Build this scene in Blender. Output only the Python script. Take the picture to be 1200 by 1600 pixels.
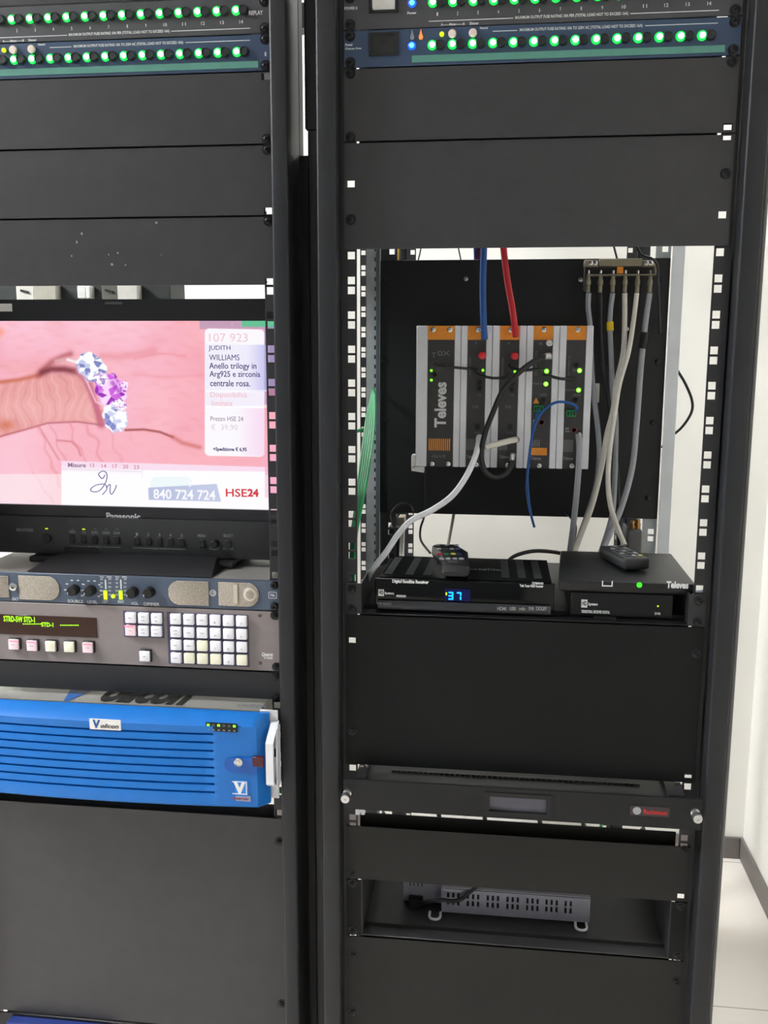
import bpy, bmesh, math, random
import numpy as np
from mathutils import Vector, Matrix

# ------------------------------------------------------------------ clear
for o in list(bpy.data.objects):
    bpy.data.objects.remove(o)
SC = bpy.context.scene
COL = SC.collection
R = random.Random(7)
PI = math.pi

# ------------------------------------------------------------------ camera
Z0 = 1.5                       # height of rack unit boundary zero above the floor
U = 0.04445
CAM = np.array([0.197218, -1.25947, Z0 - 0.127271])
YAW, PITCH, ROLL, FPX = -0.120977, 0.169813, 0.0029975, 1479.68
def _axes():
    cy, sy, cp, sp = math.cos(YAW), math.sin(YAW), math.cos(PITCH), math.sin(PITCH)
    f = np.array([sy*cp, cy*cp, -sp]); r0 = np.array([cy, -sy, 0.0]); u0 = np.cross(r0, f)
    r = math.cos(ROLL)*r0 + math.sin(ROLL)*u0
    u = -math.sin(ROLL)*r0 + math.cos(ROLL)*u0
    return r, u, f
AR, AU, AF = _axes()
cd = bpy.data.cameras.new('camera'); cam = bpy.data.objects.new('camera', cd); COL.objects.link(cam)
m = Matrix.Identity(4)
for i in range(3):
    m[i][0] = AR[i]; m[i][1] = AU[i]; m[i][2] = -AF[i]; m[i][3] = CAM[i]
cam.matrix_world = m
cd.sensor_fit = 'VERTICAL'; cd.sensor_height = 36.0; cd.lens = FPX/1600*36.0
cd.clip_start = 0.02; cd.clip_end = 60
SC.camera = cam

# ------------------------------------------------------------------ view, world
vs = SC.view_settings
vs.view_transform = 'Standard'; vs.look = 'None'; vs.gamma = 1; vs.use_curve_mapping = False
vs.exposure = 0.0
w = bpy.data.worlds.new('world'); SC.world = w; w.use_nodes = True
w.node_tree.nodes['Background'].inputs[0].default_value = (0.8, 0.85, 0.9, 1)
w.node_tree.nodes['Background'].inputs[1].default_value = 0.05
LIGHTS = [  # ceiling light panels: x, y, strength, where
    (-2.30, -0.75, 146.0, 'square ceiling light panel in front of the left rack'),
    (0.05, 1.00, 29.0, 'ceiling light panel between the racks and the back wall'),
    (-1.30, 1.00, 34.0, 'ceiling light panel far left behind the racks'),
]

# ------------------------------------------------------------------ pixel helpers (author coordinates of real planes)
def _ray(px, py):
    return AF + (px-600)/FPX*AR - (py-800)/FPX*AU
def at(px, py, y):
    d = _ray(px, py); t = (y-CAM[1])/d[1]
    return Vector(CAM + t*d)
def atz(px, py, z):
    d = _ray(px, py); t = (z-CAM[2])/d[2]
    return Vector(CAM + t*d)
def K(k):
    return Z0 - k*U

# ------------------------------------------------------------------ materials
def lin(c):
    c = c/255.0
    return c/12.92 if c <= 0.04045 else ((c+0.055)/1.055)**2.4
def rgb(c):
    return (lin(c[0]), lin(c[1]), lin(c[2]), 1)
MATS = {}
def mat(name, c, rough=0.5, metal=0.0, noise=0.06, scale=60.0, bump=0.0, emis=None, es=1.0, coat=0.0, spec=0.5, alpha=None):
    if name in MATS: return MATS[name]
    mt = bpy.data.materials.new(name); mt.use_nodes = True
    nt = mt.node_tree; b = nt.nodes['Principled BSDF']
    col = rgb(c)
    b.inputs['Roughness'].default_value = rough
    b.inputs['Metallic'].default_value = metal
    b.inputs['Specular IOR Level'].default_value = spec
    if coat: b.inputs['Coat Weight'].default_value = coat; b.inputs['Coat Roughness'].default_value = 0.08
    if noise > 0:
        tc = nt.nodes.new('ShaderNodeTexCoord'); ns = nt.nodes.new('ShaderNodeTexNoise')
        ns.inputs['Scale'].default_value = scale; ns.inputs['Detail'].default_value = 4
        rp = nt.nodes.new('ShaderNodeValToRGB')
        a = 1-noise; bb = 1+noise
        rp.color_ramp.elements[0].position = 0.3; rp.color_ramp.elements[1].position = 0.7
        rp.color_ramp.elements[0].color = (col[0]*a, col[1]*a, col[2]*a, 1)
        rp.color_ramp.elements[1].color = (min(1, col[0]*bb), min(1, col[1]*bb), min(1, col[2]*bb), 1)
        nt.links.new(tc.outputs['Object'], ns.inputs['Vector'])
        nt.links.new(ns.outputs['Fac'], rp.inputs['Fac'])
        nt.links.new(rp.outputs['Color'], b.inputs['Base Color'])
        if bump > 0:
            n2 = nt.nodes.new('ShaderNodeTexNoise'); n2.inputs['Scale'].default_value = 900
            nt.links.new(tc.outputs['Object'], n2.inputs['Vector'])
            bp = nt.nodes.new('ShaderNodeBump'); bp.inputs['Strength'].default_value = bump; bp.inputs['Distance'].default_value = 0.0004
            nt.links.new(n2.outputs['Fac'], bp.inputs['Height']); nt.links.new(bp.outputs['Normal'], b.inputs['Normal'])
    else:
        b.inputs['Base Color'].default_value = col
    if emis:
        b.inputs['Emission Color'].default_value = rgb(emis); b.inputs['Emission Strength'].default_value = es
    MATS[name] = mt
    return mt

M_panel = mat('black_powder_coat', (48, 48, 50), 0.42, 0, 0.10, 35, 0.25)
M_frame = mat('rack_frame_black', (38, 39, 42), 0.40, 0, 0.08, 30, 0.2, spec=0.3)
M_rail = mat('rail_black', (34, 34, 37), 0.5, 0, 0.08)
M_dark = mat('dark_plastic', (22, 23, 25), 0.45)
M_deep = mat('deep_black', (9, 10, 11), 0.6)
M_plate = mat('mounting_plate_black', (17, 18, 20), 0.55, 0, 0.05, 20)
M_gloss = mat('gloss_black', (7, 8, 10), 0.10, 0, 0.0, spec=0.25)
M_galv = mat('galvanised_steel', (176, 182, 182), 0.45, 0.1, 0.12, 25)
M_alu = mat('brushed_aluminium', (228, 230, 236), 0.42, 0.05, 0.05, 30)
M_steel = mat('bright_steel', (205, 205, 205), 0.25, 0.9, 0.05)
M_screw = mat('blackened_screw', (40, 40, 42), 0.28, 0.7, 0.05)
M_white = mat('white_plastic', (228, 228, 224), 0.4)
M_print = mat('white_print', (215, 218, 218), 0.6, noise=0.03)
M_grey_print = mat('grey_print', (130, 135, 135), 0.6, noise=0.03)
M_dim_print = mat('dim_print', (80, 84, 86), 0.6, noise=0.03)
M_orange = mat('orange_print', (236, 148, 40), 0.5)
M_red = mat('red_plastic', (205, 22, 40), 0.35)
M_beige = mat('beige_cable', (222, 218, 208), 0.45)
M_cgrey = mat('grey_cable', (158, 161, 168), 0.45)
M_cwhite = mat('white_cable', (238, 240, 246), 0.4)
M_cblack = mat('black_cable', (26, 27, 29), 0.4)
M_cblue = mat('blue_cable', (20, 85, 160), 0.4)
M_cred = mat('red_cable', (190, 20, 35), 0.4)
M_cgreen = mat('green_cable', (30, 150, 90), 0.4)
M_ledgreen = mat('led_green_halo_lens', (10, 160, 50), 0.3, noise=0, emis=(0, 225, 70), es=1.6)  # emissive lens ring stands for the glow halo around each LED
M_ledcore = mat('led_green_core', (150, 255, 190), 0.3, noise=0, emis=(170, 255, 205), es=7)
M_ledblue = mat('led_blue_lens', (10, 60, 200), 0.3, noise=0, emis=(0, 90, 255), es=1.3)
M_ledbcore = mat('led_blue_core', (90, 210, 255), 0.3, noise=0, emis=(90, 215, 255), es=1.8)
M_ledlime = mat('led_lime', (120, 220, 40), 0.3, noise=0, emis=(120, 245, 40), es=1.6)
M_ledyel = mat('led_yellow', (190, 210, 30), 0.3, noise=0, emis=(185, 215, 20), es=0.9)
M_lime_core = mat('led_lime_core', (215, 255, 150), 0.3, noise=0, emis=(220, 255, 150), es=2.0)
M_pinkglow = mat('button_lit_red', (255, 150, 170), 0.4, noise=0, emis=(255, 70, 110), es=0.55)

# ------------------------------------------------------------------ mesh helpers
def shade(bm):
    for e in bm.edges: e.smooth = False
    for f in bm.faces: f.smooth = False
    for e in bm.edges:
        if len(e.link_faces) == 2:
            a = e.calc_face_angle(0)
            if 0.004 < a < 0.62:
                e.smooth = True
                for f in e.link_faces: f.smooth = True
class MB:
    """collects shapes in world coordinates and links them as ONE mesh object"""
    def __init__(s): s.bm = bmesh.new()
    def box(s, x0, x1, y0, y1, z0, z1, bev=0.0, seg=1):
        bm = s.bm
        if x0 > x1: x0, x1 = x1, x0
        if y0 > y1: y0, y1 = y1, y0
        if z0 > z1: z0, z1 = z1, z0
        v = [bm.verts.new((x, y, z)) for z in (z0, z1) for y in (y0, y1) for x in (x0, x1)]
        fs = [(0,2,3,1),(4,5,7,6),(0,1,5,4),(2,6,7,3),(0,4,6,2),(1,3,7,5)]
        F = [bm.faces.new([v[i] for i in f]) for f in fs]
        if bev > 0:
            es = list({e for f in F for e in f.edges})
            bmesh.ops.bevel(bm, geom=es, offset=bev, segments=seg, affect='EDGES', profile=0.5)
        return s
    def prism(s, pts, y0, y1, bev=0.0):
        """polygon in XZ extruded along Y"""
        bm = s.bm
        a = [bm.verts.new((x, y0, z)) for x, z in pts]; b = [bm.verts.new((x, y1, z)) for x, z in pts]
        n = len(pts)
        F = [bm.faces.new(a), bm.faces.new(b[::-1])]
        for i in range(n):
            F.append(bm.faces.new([a[i], b[i], b[(i+1) % n], a[(i+1) % n]]))
        if bev > 0:
            es = list({e for f in F[:1] for e in f.edges})
            bmesh.ops.bevel(bm, geom=es, offset=bev, segments=2, affect='EDGES', profile=0.5)
        bmesh.ops.recalc_face_normals(bm, faces=[f for f in F if f.is_valid])
        return s
    def hexa(s, P):
        """8 corners: bottom 4 (ccw) then top 4"""
        bm = s.bm; v = [bm.verts.new(p) for p in P]
        F = [bm.faces.new([v[i] for i in f]) for f in ((3,2,1,0),(4,5,6,7),(0,1,5,4),(1,2,6,5),(2,3,7,6),(3,0,4,7))]
        bmesh.ops.recalc_face_normals(bm, faces=F)
        return s
    def lathe(s, c, prof, axis=(0, -1, 0), seg=20, rot=0.0):
        """profile [(r, h)] revolved about axis through c"""
        bm = s.bm; ax = Vector(axis).normalized()
        t = Vector((0, 0, 1)) if abs(ax.z) < 0.9 else Vector((1, 0, 0))
        e1 = ax.cross(t).normalized(); e2 = ax.cross(e1)
        rings = []
        for r, h in prof:
            if r < 1e-7:
                rings.append([bm.verts.new(Vector(c) + ax*h)])
            else:
                rings.append([bm.verts.new(Vector(c) + ax*h + (e1*math.cos(2*PI*i/seg+rot) + e2*math.sin(2*PI*i/seg+rot))*r) for i in range(seg)])
        F = []
        for a, b in zip(rings[:-1], rings[1:]):
            if len(a) == 1 and len(b) == 1: continue
            for i in range(seg):
                j = (i+1) % seg
                if len(a) == 1: F.append(bm.faces.new([a[0], b[i], b[j]]))
                elif len(b) == 1: F.append(bm.faces.new([a[i], b[0], a[j]]))
                else: F.append(bm.faces.new([a[i], b[i], b[j], a[j]]))
        for ring in (rings[0], rings[-1]):
            if len(ring) > 1: F.append(bm.faces.new(ring))
        bmesh.ops.recalc_face_normals(bm, faces=F)
        return s
    def cyl(s, c, r, h, axis=(0, -1, 0), seg=20, bev=0.0):
        if bev: return s.lathe(c, [(r, 0), (r, h-bev), (r-bev, h), (0, h)], axis, seg)
        return s.lathe(c, [(r, 0), (r, h), (0, h)], axis, seg)
    def tube(s, pts, r, seg=10, smooth=6, radii=None):
        P = spline(pts, smooth) if smooth else [Vector(p) for p in pts]
        n = len(P); bm = s.bm
        T = [(P[min(i+1, n-1)] - P[max(i-1, 0)]).normalized() for i in range(n)]
        t = Vector((0, 0, 1)) if abs(T[0].z) < 0.9 else Vector((1, 0, 0))
        nrm = T[0].cross(t).normalized(); rings = []
        for i in range(n):
            nrm = (nrm - T[i]*nrm.dot(T[i])).normalized(); bi = T[i].cross(nrm)
            rr = radii(i/(n-1)) if radii else r
            rings.append([bm.verts.new(P[i] + (nrm*math.cos(2*PI*k/seg) + bi*math.sin(2*PI*k/seg))*rr) for k in range(seg)])
        F = []
        for a, b in zip(rings[:-1], rings[1:]):
            for k in range(seg):
                F.append(bm.faces.new([a[k], a[(k+1) % seg], b[(k+1) % seg], b[k]]))
        F.append(bm.faces.new(rings[0])); F.append(bm.faces.new(rings[-1]))
        bmesh.ops.recalc_face_normals(bm, faces=F)
        return s
    def perf(s, x0, x1, z0, z1, y0, y1, holes):
        """plate with rectangular holes (hx0, hx1, hz0, hz1)"""
        bm = s.bm
        xs = sorted({round(v, 6) for v in [x0, x1] + [h[i] for h in holes for i in (0, 1)] if x0-1e-6 <= v <= x1+1e-6})
        zs = sorted({round(v, 6) for v in [z0, z1] + [h[i] for h in holes for i in (2, 3)] if z0-1e-6 <= v <= z1+1e-6})
        nx, nz = len(xs)-1, len(zs)-1
        def solid(i, j):
            if not (0 <= i < nx and 0 <= j < nz): return False
            cx = (xs[i]+xs[i+1])/2; cz = (zs[j]+zs[j+1])/2
            return not any(h[0] < cx < h[1] and h[2] < cz < h[3] for h in holes)
        V = {}
        def v(i, j, k):
            if (i, j, k) not in V: V[(i, j, k)] = bm.verts.new((xs[i], (y0, y1)[k], zs[j]))
            return V[(i, j, k)]
        for i in range(nx):
            for j in range(nz):
                if not solid(i, j): continue
                bm.faces.new([v(i,j,0), v(i+1,j,0), v(i+1,j+1,0), v(i,j+1,0)])
                bm.faces.new([v(i,j,1), v(i,j+1,1), v(i+1,j+1,1), v(i+1,j,1)])
                if not solid(i-1, j): bm.faces.new([v(i,j,0), v(i,j+1,0), v(i,j+1,1), v(i,j,1)])
                if not solid(i+1, j): bm.faces.new([v(i+1,j,0), v(i+1,j,1), v(i+1,j+1,1), v(i+1,j+1,0)])
                if not solid(i, j-1): bm.faces.new([v(i,j,0), v(i,j,1), v(i+1,j,1), v(i+1,j,0)])
                if not solid(i, j+1): bm.faces.new([v(i,j+1,0), v(i+1,j+1,0), v(i+1,j+1,1), v(i,j+1,1)])
        bmesh.ops.recalc_face_normals(bm, faces=list({f for q in V.values() for f in q.link_faces}))
        return s
    def text(s, txt, x0, x1, z0, z1, y, thick=0.0003, plane='front', quarter=0, bold=0.0, shear=0.0, keep=False):
        """lettering filling the given rectangle; plane front: XZ facing -Y; plane top: XY facing +Z (z0, z1 are y values, y is z)"""
        tv, tf = glyphs(txt, bold, shear)
        if not tv: return s
        xa = min(p[0] for p in tv); xb = max(p[0] for p in tv); ya = min(p[1] for p in tv); yb = max(p[1] for p in tv)
        vs_ = []
        for p in tv:
            a = (p[0]-xa)/max(xb-xa, 1e-6); b = (p[1]-ya)/max(yb-ya, 1e-6)
            if quarter == 1: a, b = 1-b, a          # reads upwards
            X = x0 + a*(x1-x0); Z = z0 + b*(z1-z0)
            vs_.append((X, Z))
        bm = s.bm
        for k in (0, 1):
            V = []
            for X, Z in vs_:
                V.append(bm.verts.new((X, y - k*thick, Z) if plane == 'front' else (X, Z, y + k*thick)))
            for f in tf:
                try: bm.faces.new([V[i] for i in f])
                except ValueError: pass
            if k == 0: V0 = V
        # side walls are omitted at this sub-millimetre height
        return s
    def rot(s, c, ang, axis='Z'):
        bmesh.ops.rotate(s.bm, verts=s.bm.verts, cent=c, matrix=Matrix.Rotation(ang, 3, axis)); return s
    def build(s, name, material, parent=None, **kw):
        bm = s.bm
        shade(bm)
        if parent is not None: org = wloc(parent)
        else:
            c = [(min(v.co[i] for v in bm.verts), max(v.co[i] for v in bm.verts)) for i in range(3)]
            org = Vector(((c[0][0]+c[0][1])/2, (c[1][0]+c[1][1])/2, c[2][0]))
        for v in bm.verts: v.co -= org
        me = bpy.data.meshes.new(name); bm.to_mesh(me); bm.free()
        if not isinstance(material, (list, tuple)): material = [material]
        for mm in material: me.materials.append(mm)
        o = bpy.data.objects.new(name, me); COL.objects.link(o)
        if parent is not None: o.parent = parent
        else: o.location = org
        tag(o, **kw)
        return o

def wloc(o):
    p = Vector(o.location)
    while o.parent is not None:
        o = o.parent; p += Vector(o.location)
    return p
def tag(o, label=None, cat=None, group=None, kind=None):
    if label: o['label'] = label
    if cat: o['category'] = cat
    if group: o['group'] = group
    if kind: o['kind'] = kind
    return o
def thing(name, loc, label, cat, group=None):
    o = bpy.data.objects.new(name, None); COL.objects.link(o); o.empty_display_size = 0.02
    o.location = loc
    return tag(o, label, cat, group)
def put(name, proto, p, parent, label=None):
    """a part sharing the proto's mesh, its origin at world point p"""
    o = bpy.data.objects.new(name, proto.data if hasattr(proto, 'data') else proto); COL.objects.link(o)
    o.parent = parent; o.location = Vector(p) - wloc(parent)
    if label: o['label'] = label
    return o
def copy_tree(o, parent=None):
    c = o.copy(); COL.objects.link(c); c.parent = parent
    for ch in list(o.children): copy_tree(ch, c)
    return c
def mesh_only(mb, name, material):
    """mesh data block with coordinates about the origin"""
    bm = mb.bm
    shade(bm)
    me = bpy.data.meshes.new(name); bm.to_mesh(me); bm.free()
    for mm in (material if isinstance(material, (list, tuple)) else [material]): me.materials.append(mm)
    return me
def spline(pts, n=6):
    P = [Vector(p) for p in pts]
    if len(P) < 3: return P
    Q = [P[0]*2-P[1]] + P + [P[-1]*2-P[-2]]; out = []
    for i in range(1, len(Q)-2):
        a, b, c, d = Q[i-1], Q[i], Q[i+1], Q[i+2]
        for k in range(n):
            t = k/n
            out.append(0.5*((2*b) + (c-a)*t + (2*a-5*b+4*c-d)*t*t + (3*b-a-3*c+d)*t*t*t))
    out.append(P[-1]); return out
_G = {}
def glyphs(txt, bold=0.0, shear=0.0):
    k = (txt, bold, shear)
    if k not in _G:
        cu = bpy.data.curves.new('t', 'FONT'); cu.body = txt; cu.size = 1; cu.offset = bold; cu.shear = shear; cu.resolution_u = 3
        ob = bpy.data.objects.new('t', cu); COL.objects.link(ob)
        dg = bpy.context.evaluated_depsgraph_get()
        me = bpy.data.meshes.new_from_object(ob.evaluated_get(dg))
        _G[k] = ([tuple(v.co) for v in me.vertices], [tuple(p.vertices) for p in me.polygons])
        bpy.data.objects.remove(ob); bpy.data.meshes.remove(me); bpy.data.curves.remove(cu)
    return _G[k]
def ptext(mb, txt, px0, py0, px1, py1, y, **kw):
    """lettering whose box on plane y is given by photo pixels"""
    a = at(px0, py1, y); b = at(px1, py0, y)
    mb.text(txt, a.x, b.x, a.z, b.z, y, **kw)
def rrect(x0, x1, z0, z1, r, n=6, rl=True, rr=True):
    pts = []
    for cx, cz, a0, on in ((x1-r, z1-r, 0, rr), (x0+r, z1-r, 90, rl), (x0+r, z0+r, 180, rl), (x1-r, z0+r, 270, rr)):
        if on:
            for i in range(n+1):
                a = math.radians(a0+90*i/n); pts.append((cx+r*math.cos(a), cz+r*math.sin(a)))
        else:
            pts.append((x1 if cx > (x0+x1)/2 else x0, z1 if cz > (z0+z1)/2 else z0))
    return pts

# ------------------------------------------------------------------ the room
XR, YB, XL, YF, ZC = 0.885, 1.245, -3.2, -2.9, 2.75
M_wall = mat('white_wall_paint', (236, 234, 227), 0.75, 0, 0.02, 6)
M_ceil = mat('ceiling_white', (232, 232, 230), 0.8)
M_skirt = mat('grey_skirting', (112, 106, 102), 0.5, 0, 0.06, 12)
def floor_mat():
    mt = bpy.data.materials.new('floor_tiles'); mt.use_nodes = True; nt = mt.node_tree; b = nt.nodes['Principled BSDF']
    b.inputs['Roughness'].default_value = 0.28
    tc = nt.nodes.new('ShaderNodeTexCoord'); mp = nt.nodes.new('ShaderNodeMapping')
    mp.inputs['Location'].default_value = (0.05, -0.246, 0)
    br = nt.nodes.new('ShaderNodeTexBrick'); br.offset = 0; br.squash = 1
    br.inputs['Scale'].default_value = 1; br.inputs['Brick Width'].default_value = 0.6; br.inputs['Row Height'].default_value = 0.6
    br.inputs['Mortar Size'].default_value = 0.0015; br.inputs['Mortar Smooth'].default_value = 0.2
    br.inputs['Color1'].default_value = rgb((240, 233, 224)); br.inputs['Color2'].default_value = rgb((237, 230, 221)); br.inputs['Mortar'].default_value = rgb((165, 158, 150))
    ns = nt.nodes.new('ShaderNodeTexNoise'); ns.inputs['Scale'].default_value = 5; ns.inputs['Detail'].default_value = 6
    mx = nt.nodes.new('ShaderNodeMix'); mx.data_type = 'RGBA'; mx.blend_type = 'MULTIPLY'; mx.inputs[0].default_value = 0.06
    nt.links.new(tc.outputs['Object'], mp.inputs['Vector']); nt.links.new(mp.outputs[0], br.inputs['Vector'])
    nt.links.new(tc.outputs['Object'], ns.inputs['Vector'])
    nt.links.new(br.outputs['Color'], mx.inputs[6]); nt.links.new(ns.outputs['Fac'], mx.inputs[7]); nt.links.new(mx.outputs[2], b.inputs['Base Color'])
    return mt
def struct(name, mb, mt, parent=None): return mb.build(name, mt, parent, kind='structure')
fl = struct('floor', MB().box(XL-.1, XR+.1, YF-.1, YB+.1, -0.1, 0), floor_mat())
struct('ceiling', MB().box(XL-.1, XR+.1, YF-.1, YB+.1, ZC, ZC+.1), M_ceil)
struct('wall_back', MB().box(XL-.1, XR+.1, YB, YB+.1, 0, ZC), M_wall)
struct('wall_right', MB().box(XR, XR+.1, YF, YB, 0, ZC), M_wall)
M_far = mat('grey_low_bounce_wall', (120, 122, 124), 0.75, 0, 0.02, 6)  # unseen walls greyed to cut light bounced onto the racks
struct('wall_left', MB().box(XL-.1, XL, YF, YB, 0, ZC), M_far)
struct('wall_front', MB().box(XL-.1, XR+.1, YF-.1, YF, 0, ZC), M_far)
struct('baseboard_back', MB().box(XL, XR-.008, YB-.008, YB, 0, 0.062, 0.002), M_skirt)
struct('baseboard_right', MB().box(XR-.008, XR, YF, YB, 0, 0.062, 0.002), M_skirt)
for i, (x, y, st, lab) in enumerate(LIGHTS):
    t = thing('ceiling_light', (x, y, ZC-.03), lab, 'light')
    hw, hd = (0.3, 0.3) if i == 0 else (0.55, 0.12)
    f = MB()
    for a in ((x-hw-.02, x+hw+.02, y-hd-.02, y-hd), (x-hw-.02, x+hw+.02, y+hd, y+hd+.02), (x-hw-.02, x-hw, y-hd, y+hd), (x+hw, x+hw+.02, y-hd, y+hd)):
        f.box(*a, ZC-.03, ZC)
    f.build('frame', M_white, t)
    e = mat('light_diffuser_%d' % i, (255, 255, 255), 0.5, noise=0, emis=(250, 252, 255), es=st)
    MB().box(x-hw, x+hw, y-hd, y+hd, ZC-.022, ZC-.001).build('diffuser', e, t)

# ------------------------------------------------------------------ screws
screw_mb = MB().lathe((0, 0, 0), [(0.0046, 0), (0.0046, 0.0008), (0.0040, 0.0022), (0.0022, 0.0030), (0, 0.0032)], seg=16)
ME_screw = mesh_only(screw_mb, 'screw', M_screw)
x_mb = MB().lathe((0, 0, 0), [(0.0068, 0), (0.0068, 0.0006), (0.0040, 0.0008), (0.0040, 0.0022), (0.0026, 0.0030), (0.0012, 0.0030), (0.0012, 0.0016), (0, 0.0016)], seg=18)
ME_washer_screw = mesh_only(x_mb, 'screw', M_screw)
ME_bright_screw = mesh_only(MB().lathe((0, 0, 0), [(0.0040, 0), (0.0038, 0.0016), (0.0024, 0.0024), (0.0011, 0.0024), (0.0011, 0.0012), (0, 0.0012)], seg=16), 'screw', M_steel)
def screws(parent, pts, y=-0.002, me=None):
    for x, z in pts: put('screw', me or ME_washer_screw, (x, y, z), parent)

# ------------------------------------------------------------------ racks
LH, RHX = 0.0, 0.4651          # hole columns of the right rack
LO = -0.1089 - 0.4651          # hole column offset of the left rack
def rail_holes(xc, k0, k1, s=0.0048):
    H = []
    for k in range(k0, k1+1):
        for d in (-0.00635, 0.00635):
            H.append((xc-s, xc+s, K(k)+d-s, K(k)+d+s))
    return H
def rack(off, label, lp, rp):
    """lp, rp = x extents of the left and right front posts"""
    t = thing('server_rack', (off+0.2325, 0.45, 0), label, 'rack')
    zt, zb = 2.05, 0.08
    for xc, xi, xo in ((off, off+0.0072, off-0.0138), (off+RHX, off+RHX-0.0072, off+RHX+0.0138)):
        for y0 in (0.0, 0.868):
            b = MB().perf(min(xi, xo), max(xi, xo), zb, zt, y0, y0+0.002, rail_holes(xc, -10, 30))
            s_ = 1 if xo > xc else -1
            b.box(xo, xo-s_*0.002, y0+0.002, y0+0.03, zb, zt)
            b.build('mounting_rail', M_rail, t)
    for (a, b_) in (lp, rp):
        MB().box(a, b_, -0.026, 0.052, 0.0, 2.1, 0.0035, 3).build('front_post', M_frame, t)
        MB().box(a, b_, 0.87, 0.93, 0.0, 2.1, 0.003, 2).build('rear_post', M_frame, t)
    for z in (0.0, 2.05):
        f = MB()
        for y in (0.0, 0.87): f.box(lp[1], rp[0], y+.0025, y+0.05, z, z+0.05)
        for a, b_ in (lp, rp): f.box(a, b_, 0.052, 0.87, z, z+0.05)
        f.build('cross_frame', M_frame, t)
    return t
rackL = rack(LO, 'black open server rack on the left, with the monitor and blue unit', (LO-0.040, LO-0.0145), (-0.0992, -0.0775))
rackR = rack(0.0, 'black open server rack on the right, with the large open bay', (-0.0405, -0.0145), (0.4822, 0.5075))
MB().box(-0.0792, -0.0775, 0.0520, 0.076, 0.0, 2.1).build('side_flange', M_frame, rackL)
# outer skin flange of the right rack and the filler between the racks
MB().box(0.5078, 0.5150, -0.017, 0.055, 0.0, 2.1, 0.003, 3).build('side_trim', mat('side_trim_lit_grey', (88, 88, 88), 0.35, 0, 0.05), rackR, label='lighter grey outer edge strip')  # paler grey holds the light caught by the rounded corner
g = MB()
g.box(-0.0605, -0.0408, 0.020, 0.050, 0.0, 1.655, 0.003, 3)
g.box(-0.0774, -0.0408, 0.0560, 0.064, 0.0, 1.630)  # added closing plate, keeps light out of the lower slit
g.box(-0.0640, -0.0408, 0.020, 0.050, 1.655, 2.1, 0.003, 3)
g.build('joint_strip', M_dark, rackR)

# ------------------------------------------------------------------ blank panels
def blank(name, off, k0, k1, label, cat='panel', slots=(), scr=(), y=-0.003, mt=None, top=0.0, bot=0.0):
    z1, z0 = K(k0)-0.0013-top, K(k1)+0.0013+bot
    t = thing(name, (off+0.2325, y, z0), label, cat)
    x0, x1 = off-0.0087, off+RHX+0.0087
    H = [(x-0.0058, x+0.0058, z-0.0042, z+0.0042) for x, z in slots]
    b = MB().perf(x0, x1, z0, z1, y, y+0.002, H)
    b.box(x0+0.0166, x1-0.0166, y+0.0222, y+0.0235, z1-0.012, z1+0.0100)          # folded stiffening lips; this one extended upward to block light at the seam
    b.box(x0+0.0166, x1-0.0166, y+0.0021, y+0.0215, z0+0.004, z0+0.0056)
    b.box(x0+0.0166, x1-0.0166, y+0.0021, y+0.0221, z1-0.012, z1-0.0104)
    b.build('plate', mt or M_panel, t)
    screws(t, scr, y)
    return t
hr, hl = RHX, 0.0
def kz(k, d): return K(k) + d     # d = +upper, - lower hole
UH, LHo = 0.00635, -0.00635
lr = LO+RHX
blank('blank_panel', LO, -5, -3, 'matt black blank panel directly under the lit power units in the left rack', slots=((lr, kz(-5, LHo)),), scr=((lr, kz(-3, UH)),))
blank('blank_panel', LO, -9, -7, 'strip of grey blank panel at the very top left corner')
pl = blank('blank_panel', LO, -3, -1, 'matt black blank panel, middle of the three above the monitor', slots=((lr, kz(-1, UH)),), scr=((lr, kz(-3, LHo)),))
p4 = blank('blank_panel', LO, -1, 1, 'scuffed black blank panel just above the gap over the monitor', slots=((lr, kz(1, UH)-.001),), scr=((lr, kz(-1, LHo)),))
sc = MB()
for px, py, s in ((128, 365, 2.2), (120, 378, 1.8), (244, 348, 2), (186, 272, 1.2), (175, 413, 2.2), (184, 395, 1.4), (196, 414, 1.2), (112, 400, 1.2), (298, 253, 1), (170, 398, 1.0), (252, 398, .9)):
    p = at(px, py, -0.003)
    if p.z > K(-1): continue
    n = 5; pts = [(p.x+s*.0008*math.cos(2*PI*i/n+px)*R.uniform(.6, 1.6), p.z+s*.0010*math.sin(2*PI*i/n+px)*R.uniform(.6, 1.6)) for i in range(n)]
    sc.prism(pts, -0.0032, -0.0030)
sc.build('paint_chips', mat('bare_chip', (150, 135, 125), 0.5), p4, label='small pale scuffs in the black paint')
blank('blank_panel', LO, 13, 14, 'narrow black blank panel between the button panel and the blue unit', scr=((lr, kz(13, LHo)), (lr, kz(14, UH))), mt=mat('black_smooth', (30, 31, 33), 0.45), bot=0.002)
blank('blank_panel', LO, 18, 26, 'large black blank panel at the bottom of the left rack', scr=((lr, kz(19, UH)+.001), (lr, kz(25, UH)+.004)))
blank('blank_panel', 0, -5, -3, 'black blank panel right below the blue power unit in the right rack', slots=((hr, kz(-3, UH)+.002),), scr=((hl, kz(-3, UH)), (hr, kz(-5, LHo)), (hl, kz(-5, LHo))))
blank('blank_panel', 0, -3, 0, 'tall black blank panel above the open bay of the right rack', slots=((hl, kz(-2, LHo)), (hr, kz(-1, LHo)), (hr-.001, kz(-3, LHo)+.003)), scr=((hl, kz(-1, LHo)), (hr, kz(-2, LHo)+.004)))
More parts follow.
